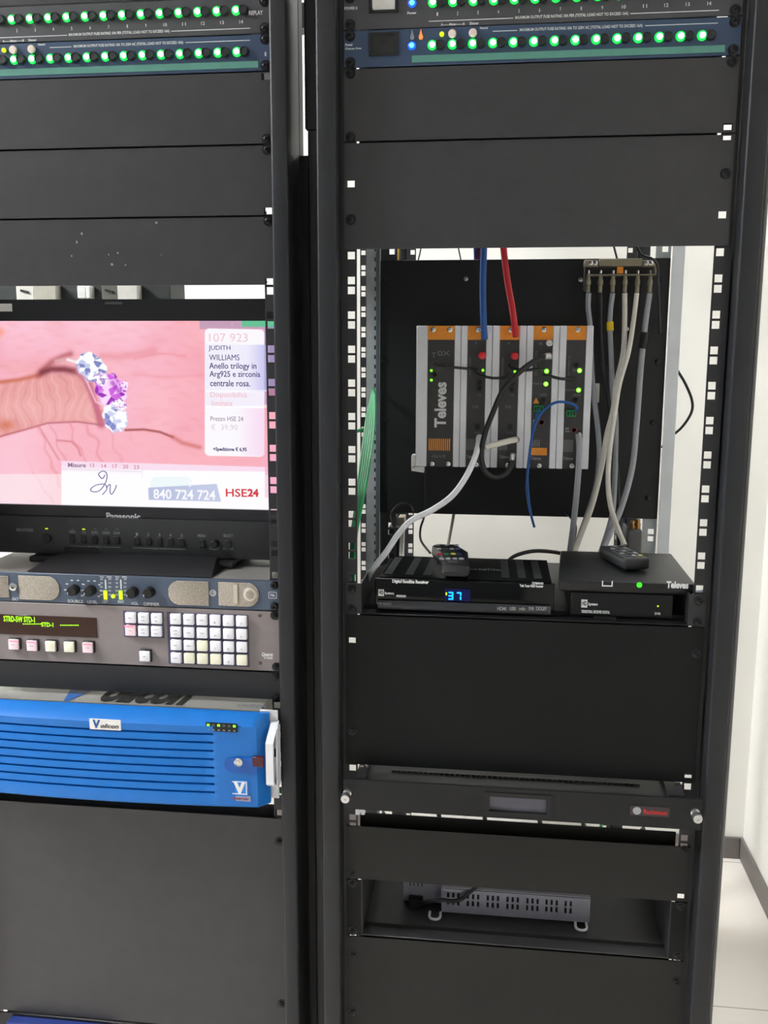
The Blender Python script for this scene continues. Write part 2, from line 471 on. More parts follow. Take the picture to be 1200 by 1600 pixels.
blank('blank_panel', 0, 11, 16, 'very tall black blank panel under the shelf with the receivers', slots=((hl, kz(12, UH)), (hr, kz(16, UH)+.005)), scr=((hr, kz(12, UH)), (hl, kz(15, UH)), ), mt=mat('black_satin', (17, 18, 19), 0.5, bump=0.2, spec=0.2))
blank('blank_panel', 0, 18, 20, 'black blank panel below the pull-out drawer in the right rack', scr=((hl, kz(20, UH)+.002), (hr, kz(18, LHo)-.003)), slots=((hr, kz(20, UH)+.003),), mt=mat('black_satin_mid', (30, 30, 29), 0.5, bump=0.2, spec=0.3), top=0.004)  # satin black a step lighter than the tall panel's
blank('blank_panel', 0, 22, 27, 'black blank panel at the bottom of the right rack under the vented box', scr=((hl, kz(23, UH)+.004), (hr, kz(23, UH)+.004), (hl, kz(25, UH)), (hr, kz(25, UH))), mt=MATS['black_satin_mid'], top=0.001)

# ------------------------------------------------------------------ power distribution units
M_pdu_blue = mat('pdu_blue', (48, 66, 92), 0.45, 0, 0.06, 30)
M_pdu_grey = mat('pdu_grey', (64, 64, 68), 0.45, 0, 0.06, 30)
M_strip = mat('strip_turquoise', (82, 134, 122), 0.4, 0, 0.06)
ME_halo_lens = mesh_only(MB().lathe((0, 0, 0), [(0.0060, 0), (0.0058, 0.0014), (0.0044, 0.0028), (0.0036, 0.0028)], seg=18), 'led', M_ledgreen)
ME_core = mesh_only(MB().lathe((0, 0, 0.0), [(0.0037, 0.0016), (0.0035, 0.0036), (0.0020, 0.0050), (0, 0.0054)], seg=16), 'led_core', M_ledcore)
ME_blens = mesh_only(MB().lathe((0, 0, 0), [(0.0052, 0), (0.0050, 0.0016), (0.0034, 0.0028), (0.0031, 0.0028)], seg=18), 'led', M_ledblue)
ME_bcore = mesh_only(MB().lathe((0, 0, 0.0), [(0.0032, 0.0016), (0.0030, 0.0034), (0.0016, 0.0044), (0, 0.0046)], seg=16), 'led_core', M_ledbcore)
ME_fuse = mesh_only(MB().lathe((0, 0, 0), [(0.0062, 0), (0.0062, 0.003), (0.0052, 0.0055), (0.0046, 0.0055), (0.0046, 0.0048), (0, 0.0048)], seg=18), 'fuse_cap', mat('fuse_black', (30, 31, 36), .5))
def led(parent, x, y, z, lens=None, core=None, label=None):
    l = put('led', lens or ME_halo_lens, (x, y, z), parent, label)
    put('led_core', core or ME_core, (x, y, z), l)
def pdu(off, k, kind, label):
    zb, zt = K(k+1)+0.0005, K(k)-0.0005; zc = (zb+zt)/2; yf = -0.003
    t = thing('power_distribution_unit', (off+0.2325, yf, zb), label, 'power unit')
    MB().box(off-0.0087, off+RHX+0.0087, yf, yf+0.003, zb, zt, 0.0008).build('face_plate', M_pdu_blue if kind == 'blue' else M_pdu_grey, t)
    MB().box(off+0.02, off+RHX-0.02, yf+0.003, 0.25, zb+.001, zt-.001).build('chassis', M_dark, t)
    zl = K(-5)+0.0237 if kind == 'blue' else K(-6)+0.0285
    x1 = off + at(675.5, 74, -0.003).x; x14 = off + at(1096.5, 64, -0.003).x
    L = MB()
    for i in range(14):
        x = x1 + (x14-x1)*i/13
        put('fuse_cap', ME_fuse, (x+0.0098, yf, zl), t)
        led(t, x, yf, zl)
        L.text(str(i+1), x+0.005-(.001 if i > 8 else 0), x+0.0066+(.002 if i > 8 else 0), zl-0.0155, zl-0.0115, yf-.0001)
    led(t, off+at(644, 74, 0).x, yf, zl, ME_blens, ME_bcore, 'blue power light')
    s0, s1 = off+at(577, 68, 0).x, off+at(623, 68, 0).x
    rz = zl+0.003 if kind == 'blue' else zl+0.004
    b = MB().perf(s0, s1, rz-0.0135, rz+0.0135, yf-0.0022, yf-0.0001, [(s0+.004, s1-.004, rz-.0105, rz+.0105)])
    rf = b.build('switch_bezel', M_deep, t)
    rc = MB(); xm = (s0+s1)/2
    rc.hexa([(s0+.0045, yf-.0005, rz-.010), (s1-.0045, yf-.0005, rz-.010), (s1-.0045, yf+.0009, rz-.010), (s0+.0045, yf+.0009, rz-.010),
             (s0+.0045, yf-.0042, rz+.010), (s1-.0045, yf-.0012, rz+.010), (s1-.0045, yf+.0009, rz+.010), (s0+.0045, yf+.0009, rz+.010)])
    rc.build('rocker', M_dark if kind == 'blue' else mat('switch_clear_white', (205, 205, 200), 0.25), rf)
    xa, xb = off+at(672, 40, 0).x, off+at(1125, 40, 0).x
    if kind == 'blue':
        zt_ = zl+0.0135
        L.text('MAXIMUM OUTPUT FUSE RATING 10A TO 250V AC (TOTAL LOAD NOT TO EXCEED 16A)', off+at(812, 50, 0).x, off+at(1003, 50, 0).x, zt_-.0022, zt_+.0022, yf-.0001, bold=.01)
        for a, b_ in ((at(770, 50, 0).x, at(808, 50, 0).x), (at(1007, 50, 0).x, at(1120, 50, 0).x)): L.box(off+a, off+b_, yf-.0003, yf-.0001, zt_-.0004, zt_+.0004)
        L.text('A-------Meter-------B', off+at(689, 44, 0).x, off+at(726, 44, 0).x, zl+.0220, zl+.0248, yf-.0001, bold=.02)
        L.text('Dimmer', off+at(734, 43, 0).x, off+at(748, 43, 0).x, zl+.0220, zl+.0250, yf-.0001, bold=.02)
        L.text('Neutral', off+at(750, 50, 0).x, off+at(762, 50, 0).x, zl+.0165, zl+.0190, yf-.0001, bold=.02)
        L.text('Power', off+at(540, 70, 0).x, off+at(552, 70, 0).x, zl+.0025, zl+.0055, yf-.0001, bold=.02)
        L.text('Change Over', off+at(540, 75, 0).x, off+at(566, 75, 0).x, zl-.0025, zl+.0005, yf-.0001, bold=.02)
        for px in (707, 739):
            MB().cyl((off+at(px, 57, 0).x, yf, zl+0.0120), 0.0050, 0.004, bev=0.001).build('push_button', mat('cream_button', (222, 205, 196), 0.4), t, label='cream round push button')
        MB().lathe((off+at(690.6, 58, 0).x, yf, zl+0.0120), [(0.003, 0), (0.003, .002), (0, .003)], seg=12).build('led', M_ledyel, t, label='small yellow light')
        for px, c in ((644.5, M_ledlime), (658, mat('led_orange', (230, 130, 60), .4, noise=0, emis=(240, 130, 60), es=.8))):
            x = off+at(px, 58, 0).x; zz = zl+.0120
            MB().prism([(x, zz+.0075), (x-.0012, zz+.002), (x-.0027, zz-.002), (x-.0018, zz-.005), (x+.0018, zz-.005), (x+.0027, zz-.002), (x+.0012, zz+.002)], yf-.0012, yf).build('indicator_light', c if px > 650 else M_grey_print, t)
        MB().box(off+at(644, 90, 0).x, off+at(1131, 90, 0).x, yf-.0008, yf-.0001, zb+.0035, zb+.0118, .0002).build('label_strip', M_strip, t, label='turquoise strip along the lower edge')
    else:
        zt_ = zl-0.0215
        L.text('MAXIMUM OUTPUT FUSE RATING 10A PER (TOTAL LOAD NOT TO EXCEED 16A)', off+at(805, 26, 0).x, off+at(981, 24, 0).x, zt_-.0022, zt_+.0022, yf-.0001, bold=.01)
        for a, b_ in ((at(670, 30, 0).x, at(802, 30, 0).x), (at(984, 25, 0).x, at(1122, 22, 0).x)): L.box(off+a, off+b_, yf-.0003, yf-.0001, zt_-.0004, zt_+.0004)
        L.text('Power', off+at(637, 24, 0).x, off+at(651, 24, 0).x, zl-.0125, zl-.0095, yf-.0001, bold=.02)
        L.text('POWER B', off+at(539, 12, 0).x, off+at(559, 12, 0).x, zl-.0045, zl-.0010, yf-.0001, bold=.02)
    if off < -.1:
        L.text('REPLAY' if kind != 'blue' else 'II', off+RHX-.0205 if kind != 'blue' else off+RHX-.001, off+RHX-.0025 if kind != 'blue' else off+RHX+.001, zl-.006, zl-.001, yf-.0001, bold=.02)
    L.build('printed_lettering', M_print, t)
    for x in (off, off+RHX):
        screws(t, ((x, kz(k, LHo)), (x, kz(k+1, UH))), yf)
    return t
pdu(0, -6, 'blue', 'dark blue unit with green lights, second from top in the right rack')
pdu(0, -7, 'grey', 'grey unit with green lights and white rocker at the top of the right rack')
pdu(LO, -6, 'blue', 'dark blue unit with green lights, second from top in the left rack')
pdu(LO, -7, 'grey', 'grey unit with green lights at the top of the left rack')

# ------------------------------------------------------------------ monitor in the left rack
SY = 0.080                       # screen plane
sx0, sx1 = -0.571, -0.0975
sz1 = at(210, 501.5, SY).z; sz0 = at(210, 791.5, SY).z
bz1 = at(210, 467.5, SY-.004).z; bz0 = at(210, 868, SY-.004).z
mon = thing('video_monitor', ((sx0+sx1)/2, SY, bz0), 'black broadcast monitor showing a ring on a hand, in the left rack', 'monitor')
M_bez = mat('monitor_bezel', (24, 25, 30), 0.4, bump=.1)
mx0, mx1 = sx0-.022, sx1+.014
yf = SY-.006
MB().perf(mx0, mx1, sz0-.016, bz1, yf, SY+.010, [(sx0, sx1, sz0, sz1)]).build('bezel', M_bez, mon)
MB().box(mx0, mx1, SY+.0105, SY+.085, bz0, bz1, .004, 2).build('housing', M_dark, mon)
ctrl = MB().box(mx0, mx1, yf-.004, SY+.010, bz0, sz0-.0165, .002, 2).build('control_panel', mat('control_panel_grey', (40, 41, 43), .45, bump=.15), mon)
yc = yf-.004
ME_mbtn = mesh_only(MB().box(-.0044, .0044, -.002, 0, -.0062, .0062, .001), 'button', M_deep)
for px, py in ((113, 842), (131, 842.5), (148, 843), (166, 843.5), (183, 844), (214.5, 845), (232, 845.5), (249.5, 846), (267, 846.5), (284.5, 847), (316, 849), (357, 850)):
    put('button', ME_mbtn, at(px, py, yc), ctrl)
pk = at(73, 841, yc); MB().cyl(pk, .0072, .003, bev=.001).build('power_button', M_deep, ctrl)
pk = at(337, 849, yc); MB().cyl(pk, .0056, .010, bev=.001).build('knob', M_deep, ctrl)
b = MB(); a1 = at(101, 857, yc); b.prism(rrect(a1.x, a1.x+.052, a1.z-.007, a1.z+.003, .003), yc-.0012, yc); b.build('headphone_socket', M_deep, ctrl)
L = MB()
for px0, px1, py, s in ((108, 118, 831, 'VIDEO'), (128, 134, 831.5, 'SDI1'), (143, 153, 832, 'SDI2'), (160, 171, 832.5, 'HDMI'), (178, 187, 833, 'DVI'), (26, 52, 828, 'BRIGHTNESS'), (309, 321, 837, 'MENU'), (349, 364, 837, 'SELECT'), (328, 343, 857, 'VOLUME'), (349, 365, 857, 'ENTER')):
    ptext(L, s, px0, py-2, px1, py+2, yc-.0001)
for i, px in enumerate((214, 231.5, 249, 266.5, 284)): ptext(L, str(i+1), px-1.5, 832.5+i*.5, px+1.5, 837+i*.5, yc-.0001)
for a, b_, py, s in ((109, 188, 853, 'INPUT SELECT'), (208, 290, 856, 'FUNCTION')):
    q0 = at(a, py, yc); q1 = at(b_, py+2, yc); m0 = (q0.x+q1.x)/2
    for u0, u1 in ((q0.x, m0-.012), (m0+.012, q1.x)): L.box(u0, u1, yc-.0003, yc-.0001, q0.z-.0003, q0.z+.0003)
    L.text(s, m0-.011, m0+.011, q0.z-.0012, q0.z+.0012, yc-.0001)
L.build('printed_lettering', M_grey_print, ctrl)
for px, py in ((73, 826), (131, 827)):
    q = at(px, py, yc); MB().box(q.x-.0022, q.x+.0022, yc-.0008, yc-.0001, q.z-.0008, q.z+.0010).build('led', M_ledyel, ctrl, label='tiny yellow-green light')
for px in (114, 149, 166, 183):
    q = at(px, 827, yc); MB().box(q.x-.002, q.x+.002, yc-.0008, yc-.0001, q.z-.0008, q.z+.0008).build('led', M_dim_print, ctrl)
L = MB(); ptext(L, 'Panasonic', 166.5, 802, 219, 812, yf-.0001, bold=.03); L.build('brand_lettering', mat('silver_lettering', (190, 190, 195), .4), mon)
q0 = at(164, 473, yf); MB().box(q0.x, q0.x+.026, yf-.0008, yf-.0001, q0.z-.002, q0.z+.001).build('tally_window', M_dim_print, mon)
q0 = at(19, 480, yf); MB().box(q0.x-.03, q0.x, yf-.0008, yf-.0001, q0.z-.006, q0.z+.005).build('sticker', M_white, mon, label='white sticker on the upper bezel')
L = MB(); L.text('MON 3', q0.x-.028, q0.x-.004, q0.z-.0025, q0.z+.0015, yf-.0009); 
L.bm.free()
# stand
std = MB()
a = at(60, 876, .06); 
std.box(-.50, -.185, .055, .25, bz0-.0105, bz0-.001, .003, 2)
std.box(-.42, -.26, .08, .16, K(10)+.008, bz0-.0105)
stz = K(10)+.0005
std.hexa([(-.475, -.001, stz), (-.2, -.001, stz), (-.195, .20, stz), (-.48, .20, stz), (-.455, .055, stz+.014), (-.21, .055, stz+.014), (-.21, .19, stz+.014), (-.455, .19, stz+.014)])
std.build('stand', M_dark, mon)

# the picture on the screen: painted per vertex on a fine grid
def screen_colours(px, py):
    """px, py = arrays of photo pixel coordinates of the picture; returns sRGB"""
    rs = np.random.RandomState(3)
    def n2(x, y, s, seed):
        x = x/s+seed*13.7; y = y/s+seed*7.3
        return (np.sin(x*1.7+np.sin(y*1.3+seed))*np.cos(y*1.9+np.sin(x*1.1)) + .5*np.sin(x*3.1+y*2.3+seed)*np.cos(y*3.7-x*1.2))/1.5
    def sm(a, b, t): t = np.clip((t-a)/(b-a), 0, 1); return t*t*(3-2*t)
    C = np.zeros(px.shape+(3,))
    def mix(c, w_):
        nonlocal C
        w_ = np.clip(w_, 0, 1)[..., None]; C = C*(1-w_) + np.array(c, float)*w_
    C[:] = (251, 186, 204)
    mix((255, 206, 222), sm(560, 500, py)*.6*(1-sm(180, 300, px)))
    mix((246, 158, 170), sm(200, 320, px)*.45)
    mix((242, 165, 165), .5*np.exp(-((px-60)/80)**2-((py-575)/14)**2))
    mix((255, 196, 200), .5*n2(px, py, 60, 1)); mix((238, 150, 165), .25*np.clip(n2(px, py, 35, 2), 0, 1))
    mix((235, 140, 140), .20*np.clip(n2(px*0.5, py*1.6, 9, 4), 0, 1))
    # finger between the two folds
    top = np.interp(px, [0, 30, 60, 110, 135, 150], [596, 592, 586, 583, 600, 640])
    bot = np.interp(px, [0, 40, 75, 120, 170, 205], [683, 671, 660, 659, 664, 672])
    fin = sm(-2, 3, py-top)*sm(-2, 3, bot-py)*sm(162, 148, px-(py-600)*.28)
    mix((233, 160, 158), fin*.9); mix((243, 182, 180), fin*.6*np.exp(-((py-640)/20)**2))
    wr = np.sin(px*.33+np.sin(py*.07+px*.05)*2.4+n2(px, py, 22, 5)*2.0)
    mix((200, 112, 112), fin*np.clip(wr-.74, 0, 1)*.95*(.6+.4*n2(px, py, 16, 6)))
    mix((255, 205, 205), fin*np.clip(-wr-.72, 0, 1)*1.0)
    mix((215, 120, 90), .8*np.exp(-((px-10)/12)**2-((py-664)/8)**2))
    # lower hand
    low = sm(-1, 5, py-bot)
    mix((250, 178, 190), low*.5); mix((255, 206, 222), low*sm(110, 20, px)*.7)
    w2 = np.sin(px*.22-py*.10+n2(px, py, 30, 8)*2.2)
    mix((222, 128, 135), low*np.clip(w2-.8, 0, 1)*1.7*sm(230, 150, px)*sm(30, 80, px))
    def line(pts, wid, c, a):
        d = np.full(px.shape, 1e9)
        for (x0, y0), (x1, y1) in zip(pts[:-1], pts[1:]):
            t = np.clip(((px-x0)*(x1-x0)+(py-y0)*(y1-y0))/((x1-x0)**2+(y1-y0)**2), 0, 1)
            d = np.minimum(d, np.hypot(px-x0-t*(x1-x0), py-y0-t*(y1-y0)))
        mix(c, a*np.exp(-(d/wid)**2))
    line([(0, 597), (30, 593), (62, 586)], 3.5, (205, 110, 85), .8)
    line([(0, 682), (40, 671), (75, 661), (120, 659), (160, 664)], 1.6, (190, 100, 110), .8)
    line([(60, 586), (68, 578), (80, 566), (96, 558), (110, 553)], 5, (178, 84, 90), .7)
    line([(66, 582), (80, 577), (100, 577), (116, 580)], 5.5, (120, 45, 52), .85)
    line([(116, 580), (133, 596), (146, 622), (153, 650), (156, 664)], 4, (172, 84, 92), .6)
    line([(160, 556), (190, 558), (215, 553), (240, 550)], 7, (230, 135, 140), .45)
    line([(196, 672), (225, 671), (250, 675), (270, 683)], 1.8, (150, 62, 58), .85)
    line([(270, 683), (285, 692), (312, 699)], 3.5, (205, 100, 92), .6)
    line([(90, 688), (112, 690), (122, 700), (126, 712)], 1.6, (205, 110, 118), .6)
    line([(60, 665), (75, 690), (92, 718)], 1.6, (212, 125, 135), .6)
    line([(210, 585), (260, 590), (320, 585)], 3, (240, 150, 160), .35)
    line([(210, 560), (250, 552), (290, 556)], 2.2, (238, 140, 150), .4)
    # the ring
    line([(88, 564), (104, 561), (122, 567)], 3.6, (226, 170, 176), .9); line([(106, 562), (120, 566)], 2.2, (255, 250, 255), .95)
    line([(121, 578), (134, 592)], 3.4, (214, 130, 160), .9)
    line([(141, 600), (146, 622), (153, 640), (160, 664)], 5, (205, 105, 135), .9)
    fac = np.sin(px*1.05+py*.62+3*np.sin(px*.21))*np.sin(py*1.15-px*.45+2*np.sin(py*.33))
    f2 = np.sin(px*.62-py*.9+1.7*np.sin(py*.25+px*.3))
    def stone(cx, cy, rx, ry, ang, base, dark, light, jag):
        nonlocal C
        dx, dy = px-cx, py-cy; ca, sa = math.cos(ang), math.sin(ang)
        u_, v_ = (dx*ca+dy*sa)/rx, (-dx*sa+dy*ca)/ry
        r_ = (np.abs(u_)**2.6+np.abs(v_)**2.6)**(1/2.6) + jag*np.sin(np.arctan2(v_, u_)*9)
        w_ = sm(1.06, .94, r_)
        mix(base, w_)
        n_ = 46; cxs = cx+(rs.rand(n_)-.5)*2.2*max(rx, ry); cys = cy+(rs.rand(n_)-.5)*2.2*max(rx, ry); val = rs.rand(n_)
        sel = w_ > 0.02; X_, Y_ = px[sel], py[sel]
        dd = (X_[:, None]-cxs)**2*1.0+(Y_[:, None]-cys)**2*1.3; near = np.argmin(dd, 1); dn = np.sort(dd, 1)
        wd = np.zeros(px.shape); wl = np.zeros(px.shape); v_s = val[near]; edge = np.clip(1-(np.sqrt(dn[:, 1])-np.sqrt(dn[:, 0]))/1.3, 0, 1)
        wd[sel] = (v_s < .30)*.85; wl[sel] = np.maximum((v_s > .58)*.95, edge*.55)
        mix(dark, w_*wd); mix(light, w_*wl)
    stone(143, 574, 25, 19, .75, (196, 204, 236), (112, 120, 186), (255, 255, 255), .05)
    stone(173, 611, 28, 21, 1.05, (212, 96, 226), (146, 28, 176), (255, 226, 255), .06)
    stone(180, 652, 23, 18, 1.25, (204, 208, 240), (120, 128, 196), (255, 255, 255), .06)
    stone(157, 592, 11, 9, .9, (232, 200, 240), (150, 110, 190), (255, 255, 255), .08)
    stone(188, 633, 10, 8, .6, (240, 210, 245), (170, 90, 200), (255, 255, 255), .08)
    stone(193, 604, 7, 9, .3, (235, 150, 235), (150, 40, 180), (255, 235, 255), .08)
    line([(176, 630), (190, 634)], 3, (255, 252, 255), .9)
    line([(134, 592), (141, 608), (150, 628), (165, 634)], 1.6, (250, 210, 225), .8)
    line([(176, 598), (186, 612)], 4, (150, 20, 180), .6)
    mix((255, 150, 110), .6*np.exp(-((px-0)/6)**2-((py-520)/8)**2))
    # graphics
    def rect(x0, y0, x1, y1, c, a=1.0, r=0.0, sl=0.0):
        yy = py-(px-x0)*sl
        dx = np.maximum(np.maximum(x0+r-px, px-(x1-r)), 0); dy = np.maximum(np.maximum(y0+r-yy, yy-(y1-r)), 0)
        mix(c, a*sm(.6, -.6, np.hypot(dx, dy)-r))
    rect(312, 490, 440, 514, (148, 140, 180)); rect(293, 506, 294.4, 509, (235, 225, 240), .6)
    mix((160, 140, 182), 1.0*(px > 413)*(py > 510)*(py < 608)); mix((170, 118, 150), .9*(px > 413)*(py >= 608)*(py < 632))
    rect(378, 490, 440, 510.5, (0, 232, 112))
    rect(362, 503, 363, 509, (230, 225, 240), .7)
    rect(320, 513, 413, 712, (252, 249, 254), 1, 7, .02)
    rect(321, 538, 420, 610, (226, 222, 250), .9*1, 0, .015); mix((160, 158, 226), .55*sm(380, 425, px)*(py > 539)*(py < 612)*(px > 322)*(px < 416))
    rect(321, 536, 372, 611, (246, 244, 254), .7)
    rect(321, 609.5, 420, 612, (255, 255, 255))
    rect(321, 613, 416, 634, (236, 226, 248), .9); rect(321, 634.5, 420, 637, (255, 255, 255))
    mix((246, 214, 240), .8*sm(360, 415, px)*(py > 638)*(py < 712)*(px < 413))
    rect(0, 741, 96, 800, (255, 253, 255)); rect(96, 720, 420, 800, (250, 222, 240), 1, 2, .03)
    rect(96, 733, 420, 800, (255, 253, 255), 1, 6, .012); rect(96, 729, 222, 737, (252, 240, 250), 1, 0, .03)
    rect(222, 733, 223, 746, (214, 214, 226), .7); rect(98, 732.5, 222, 734, (205, 202, 214), .7, 0, .03)
    rect(414, 712, 445, 778, (246, 176, 214)); rect(414, 690, 445, 742, (250, 170, 200))
    rect(414, 777, 445, 800, (250, 246, 255))
    rect(235, 745, 300, 775, (228, 244, 248), .6, 10)
    ph = sm(.6, -.6, np.maximum(np.maximum(232-px+(py-770)*.05, px-342-(py-770)*.25), np.maximum((762-(px-232)*.055)-py, py-(781+(px-232)*.025))))
    mix((182, 190, 222), ph*.95); mix((206, 212, 236), ph*.5*sm(232, 330, px))
    rect(0, 784, 445, 800, (236, 236, 255), .35, 0, .03)
    return np.clip(C, 0, 255)
def project(x, y, z):
    d = np.stack([x-CAM[0], y-CAM[1], z-CAM[2]], -1); zz = d@AF
    return 600+FPX*(d@AR)/zz, 800-FPX*(d@AU)/zz
NX, NZ = 620, 380
gx, gz = np.meshgrid(np.linspace(sx0, sx1, NX), np.linspace(sz0, sz1, NZ))
ppx, ppy = project(gx, np.full_like(gx, SY), gz)
cols = screen_colours(ppx, ppy)/255.0
lincols = np.where(cols <= 0.04045, cols/12.92, ((cols+0.055)/1.055)**2.4)
org = wloc(mon)
co = np.stack([gx-org.x, np.zeros_like(gx)+SY-.0001-org.y, gz-org.z], -1).reshape(-1, 3)
ii = np.arange(NX*NZ).reshape(NZ, NX)
faces = np.stack([ii[:-1, :-1], ii[:-1, 1:], ii[1:, 1:], ii[1:, :-1]], -1).reshape(-1, 4)
me = bpy.data.meshes.new('screen')
me.vertices.add(len(co)); me.vertices.foreach_set('co', co.astype(np.float32).ravel())
me.loops.add(faces.size); me.loops.foreach_set('vertex_index', faces.ravel().astype(np.int32))
me.polygons.add(len(faces)); me.polygons.foreach_set('loop_start', (np.arange(len(faces))*4).astype(np.int32))
me.update(calc_edges=True); me.validate()
ca = me.color_attributes.new('picture', 'FLOAT_COLOR', 'POINT')
ca.data.foreach_set('color', np.concatenate([lincols.reshape(-1, 3), np.ones((NX*NZ, 1))], 1).astype(np.float32).ravel())
ms = bpy.data.materials.new('lit_screen'); ms.use_nodes = True; nt = ms.node_tree; bs = nt.nodes['Principled BSDF']
an = nt.nodes.new('ShaderNodeAttribute'); an.attribute_name = 'picture'
nt.links.new(an.outputs['Color'], bs.inputs['Emission Color']); bs.inputs['Emission Strength'].default_value = 0.98
bs.inputs['Base Color'].default_value = (.01, .01, .01, 1); bs.inputs['Roughness'].default_value = .25
me.materials.append(ms)
scr = bpy.data.objects.new('screen', me); COL.objects.link(scr); scr.parent = mon
def emat(n, c, s=.95): return mat(n, (5, 5, 5), .5, noise=0, emis=c, es=s)
def stext(items, name, mt_):
    L = MB()
    for it in items:
        s, x0, y0, x1, y1 = it[:5]; ptext(L, s, x0, y0, x1, y1, SY-.0006, **(it[5] if len(it) > 5 else {}))
    L.build(name, mt_, scr)
stext([('JUDITH', 326, 540, 360, 549), ('WILLIAMS', 327, 554, 374, 563), ('Anello trilogy in', 327, 567, 400.5, 579, {'bold': .01}),
       ('Arg925 e zirconia', 327.5, 580, 406.5, 591.5, {'bold': .01}), ('centrale rosa.', 328.5, 594, 391, 603.5, {'bold': .01}),
       ('+Spedizione \u20ac 6,95', 333, 699, 385.5, 706, {'bold': .03})], 'screen_text', emat('ink_violet', (70, 62, 120)))
stext([('107 923', 327, 521, 387, 534)], 'screen_text', emat('ink_pale_pink', (242, 205, 214)))
stext([('Disponibilit\u00e0', 329, 613, 386, 623), ('limitata', 331, 626, 363, 634)], 'screen_text', emat('ink_rose', (240, 190, 200)))
stext([('Prezzo HSE 24', 329, 651, 380, 657.5), ('Misure', 106.5, 723.5, 134, 730, {'bold': .02})], 'screen_text', emat('ink_grey', (140, 120, 150)))
stext([('\u20ac  39,90', 330, 663, 371, 673)], 'screen_text', emat('ink_faint', (226, 210, 226)))
stext([('13', 141, 724, 147, 730), ('14', 159, 725, 166, 731), ('17', 176, 725.5, 183, 731.5), ('20', 192, 726, 200, 732), ('23', 209, 727, 217, 733)], 'screen_text', emat('ink_dusty_red', (200, 120, 145)))
stext([('840 724 724', 240, 766, 336.5, 779.5, {'bold': .02}), ('9', 293, 748, 301, 761)], 'screen_text', emat('ink_white', (252, 252, 255)))
stext([('HSE', 353, 764, 386, 776, {'bold': .015}), ('24', 387, 764, 404, 776, {'bold': .045})], 'screen_text', emat('ink_red', (214, 52, 66)))
L = MB()
for stroke in (((164, 742), (160, 748), (154, 741), (161, 736), (167, 741), (165, 754), (155, 767), (144, 768), (142, 764), (150, 758), (163, 756)),
               ((165, 757), (167, 764), (160, 773)), ((166, 762), (172, 757), (172, 769), (175, 772), (180, 764), (182, 758))):
    L.tube([at(x, y, SY-.0008) for x, y in stroke], .0007, 6)
L.build('signature', emat('ink_purple', (96, 84, 150)), scr)

# ------------------------------------------------------------------ confidence audio unit (left rack, k 10-11)
M_slate = mat('slate_blue_paint', (74, 86, 104), .45, 0, .05, bump=.15)
M_lid = mat('plain_steel_lid', (176, 175, 170), .35, .6, .06, 15)
M_mesh = None
def mesh_mat():
    mt = bpy.data.materials.new('speaker_mesh'); mt.use_nodes = True; nt = mt.node_tree; b = nt.nodes['Principled BSDF']
    b.inputs['Metallic'].default_value = .4; b.inputs['Roughness'].default_value = .45
    tc = nt.nodes.new('ShaderNodeTexCoord'); vo = nt.nodes.new('ShaderNodeTexVoronoi'); vo.inputs['Scale'].default_value = 480; vo.inputs['Randomness'].default_value = 0.12
    rp = nt.nodes.new('ShaderNodeValToRGB'); rp.color_ramp.elements[0].position = .34; rp.color_ramp.elements[1].position = .46
    rp.color_ramp.elements[0].color = rgb((84, 78, 70)); rp.color_ramp.elements[1].color = rgb((205, 196, 182))
    nt.links.new(tc.outputs['Object'], vo.inputs['Vector']); nt.links.new(vo.outputs['Distance'], rp.inputs['Fac']); nt.links.new(rp.outputs['Color'], b.inputs['Base Color'])
    return mt
M_mesh = mesh_mat()
yf = -.003
t = thing('audio_monitor_unit', (LO+.2325, yf, K(11)), 'slate blue rack unit with speaker grilles and small black knobs under the monitor', 'audio unit')
MB().box(LO-.0087, lr+.0087, yf, yf+.003, K(11)+.0006, K(10)-.0006, .0008).build('face_plate', M_slate, t)
MB().box(LO+.012, lr-.010, yf+.0031, .30, K(11)+.001, K(10)-.0008).build('chassis', M_lid, t, label='bare steel chassis')
zc = (K(10)+K(11))/2
def grille(px0, px1, py0, py1, rl, rr):
    a = at(px0, py1, yf); b = at(px1, py0, yf)
    P = rrect(a.x, b.x, a.z, b.z, (b.z-a.z)*.46, 8, rl, rr) if (rl or rr) else [(a.x, a.z), (b.x, a.z), (b.x, b.z), (a.x, b.z)]
    MB().prism(P, yf-.0016, yf-.0001, .0005).build('speaker_grille', M_mesh, t)
grille(-60, 13, 900, 931, True, False); grille(31, 92, 901, 936, False, True); grille(264, 326, 909, 944, True, False); grille(342, 404, 911, 946, False, True)
p = at(391, 929, yf-.0016)
MB().lathe((p.x, yf-.0016, p.z), [(.011, 0), (.009, .0012), (.005, .0022), (0, .0026)], seg=20).build('speaker_dome', M_mesh, t)
p = at(368, 928, yf-.0016); MB().box(p.x-.003, p.x+.003, yf-.003, yf-.0017, p.z-.014, p.z+.014).build('grille_bar', M_mesh, t)
p = at(22, 916, yf); MB().lathe(p, [(.0062, 0), (.0058, .004), (.0036, .0045), (.0032, .0045), (.0032, .001), (0, .001)]).build('headphone_socket', M_steel, t)
for px, py in ((117, 921), (143, 922), (209, 924.5), (235, 924.5)):
    p = at(px, py, yf); k = MB().lathe(p, [(.0078, 0), (.0074, .011), (.0064, .013), (0, .013)], seg=22).build('knob', M_deep, t)
    MB().box(p.x-.0055, p.x-.0045, yf-.0135, yf-.013, p.z-.004, p.z-.001).build('pointer', M_print, k)
for px in (165, 189):
    p = at(px, 929.5, yf); MB().box(p.x-.0026, p.x+.0026, yf-.0012, yf-.0001, p.z-.0065, p.z+.0065).build('level_meter', mat('meter_lime', (190, 235, 30), .4, noise=0, emis=(190, 240, 20), es=.95), t, label='lit yellow-green level bar')
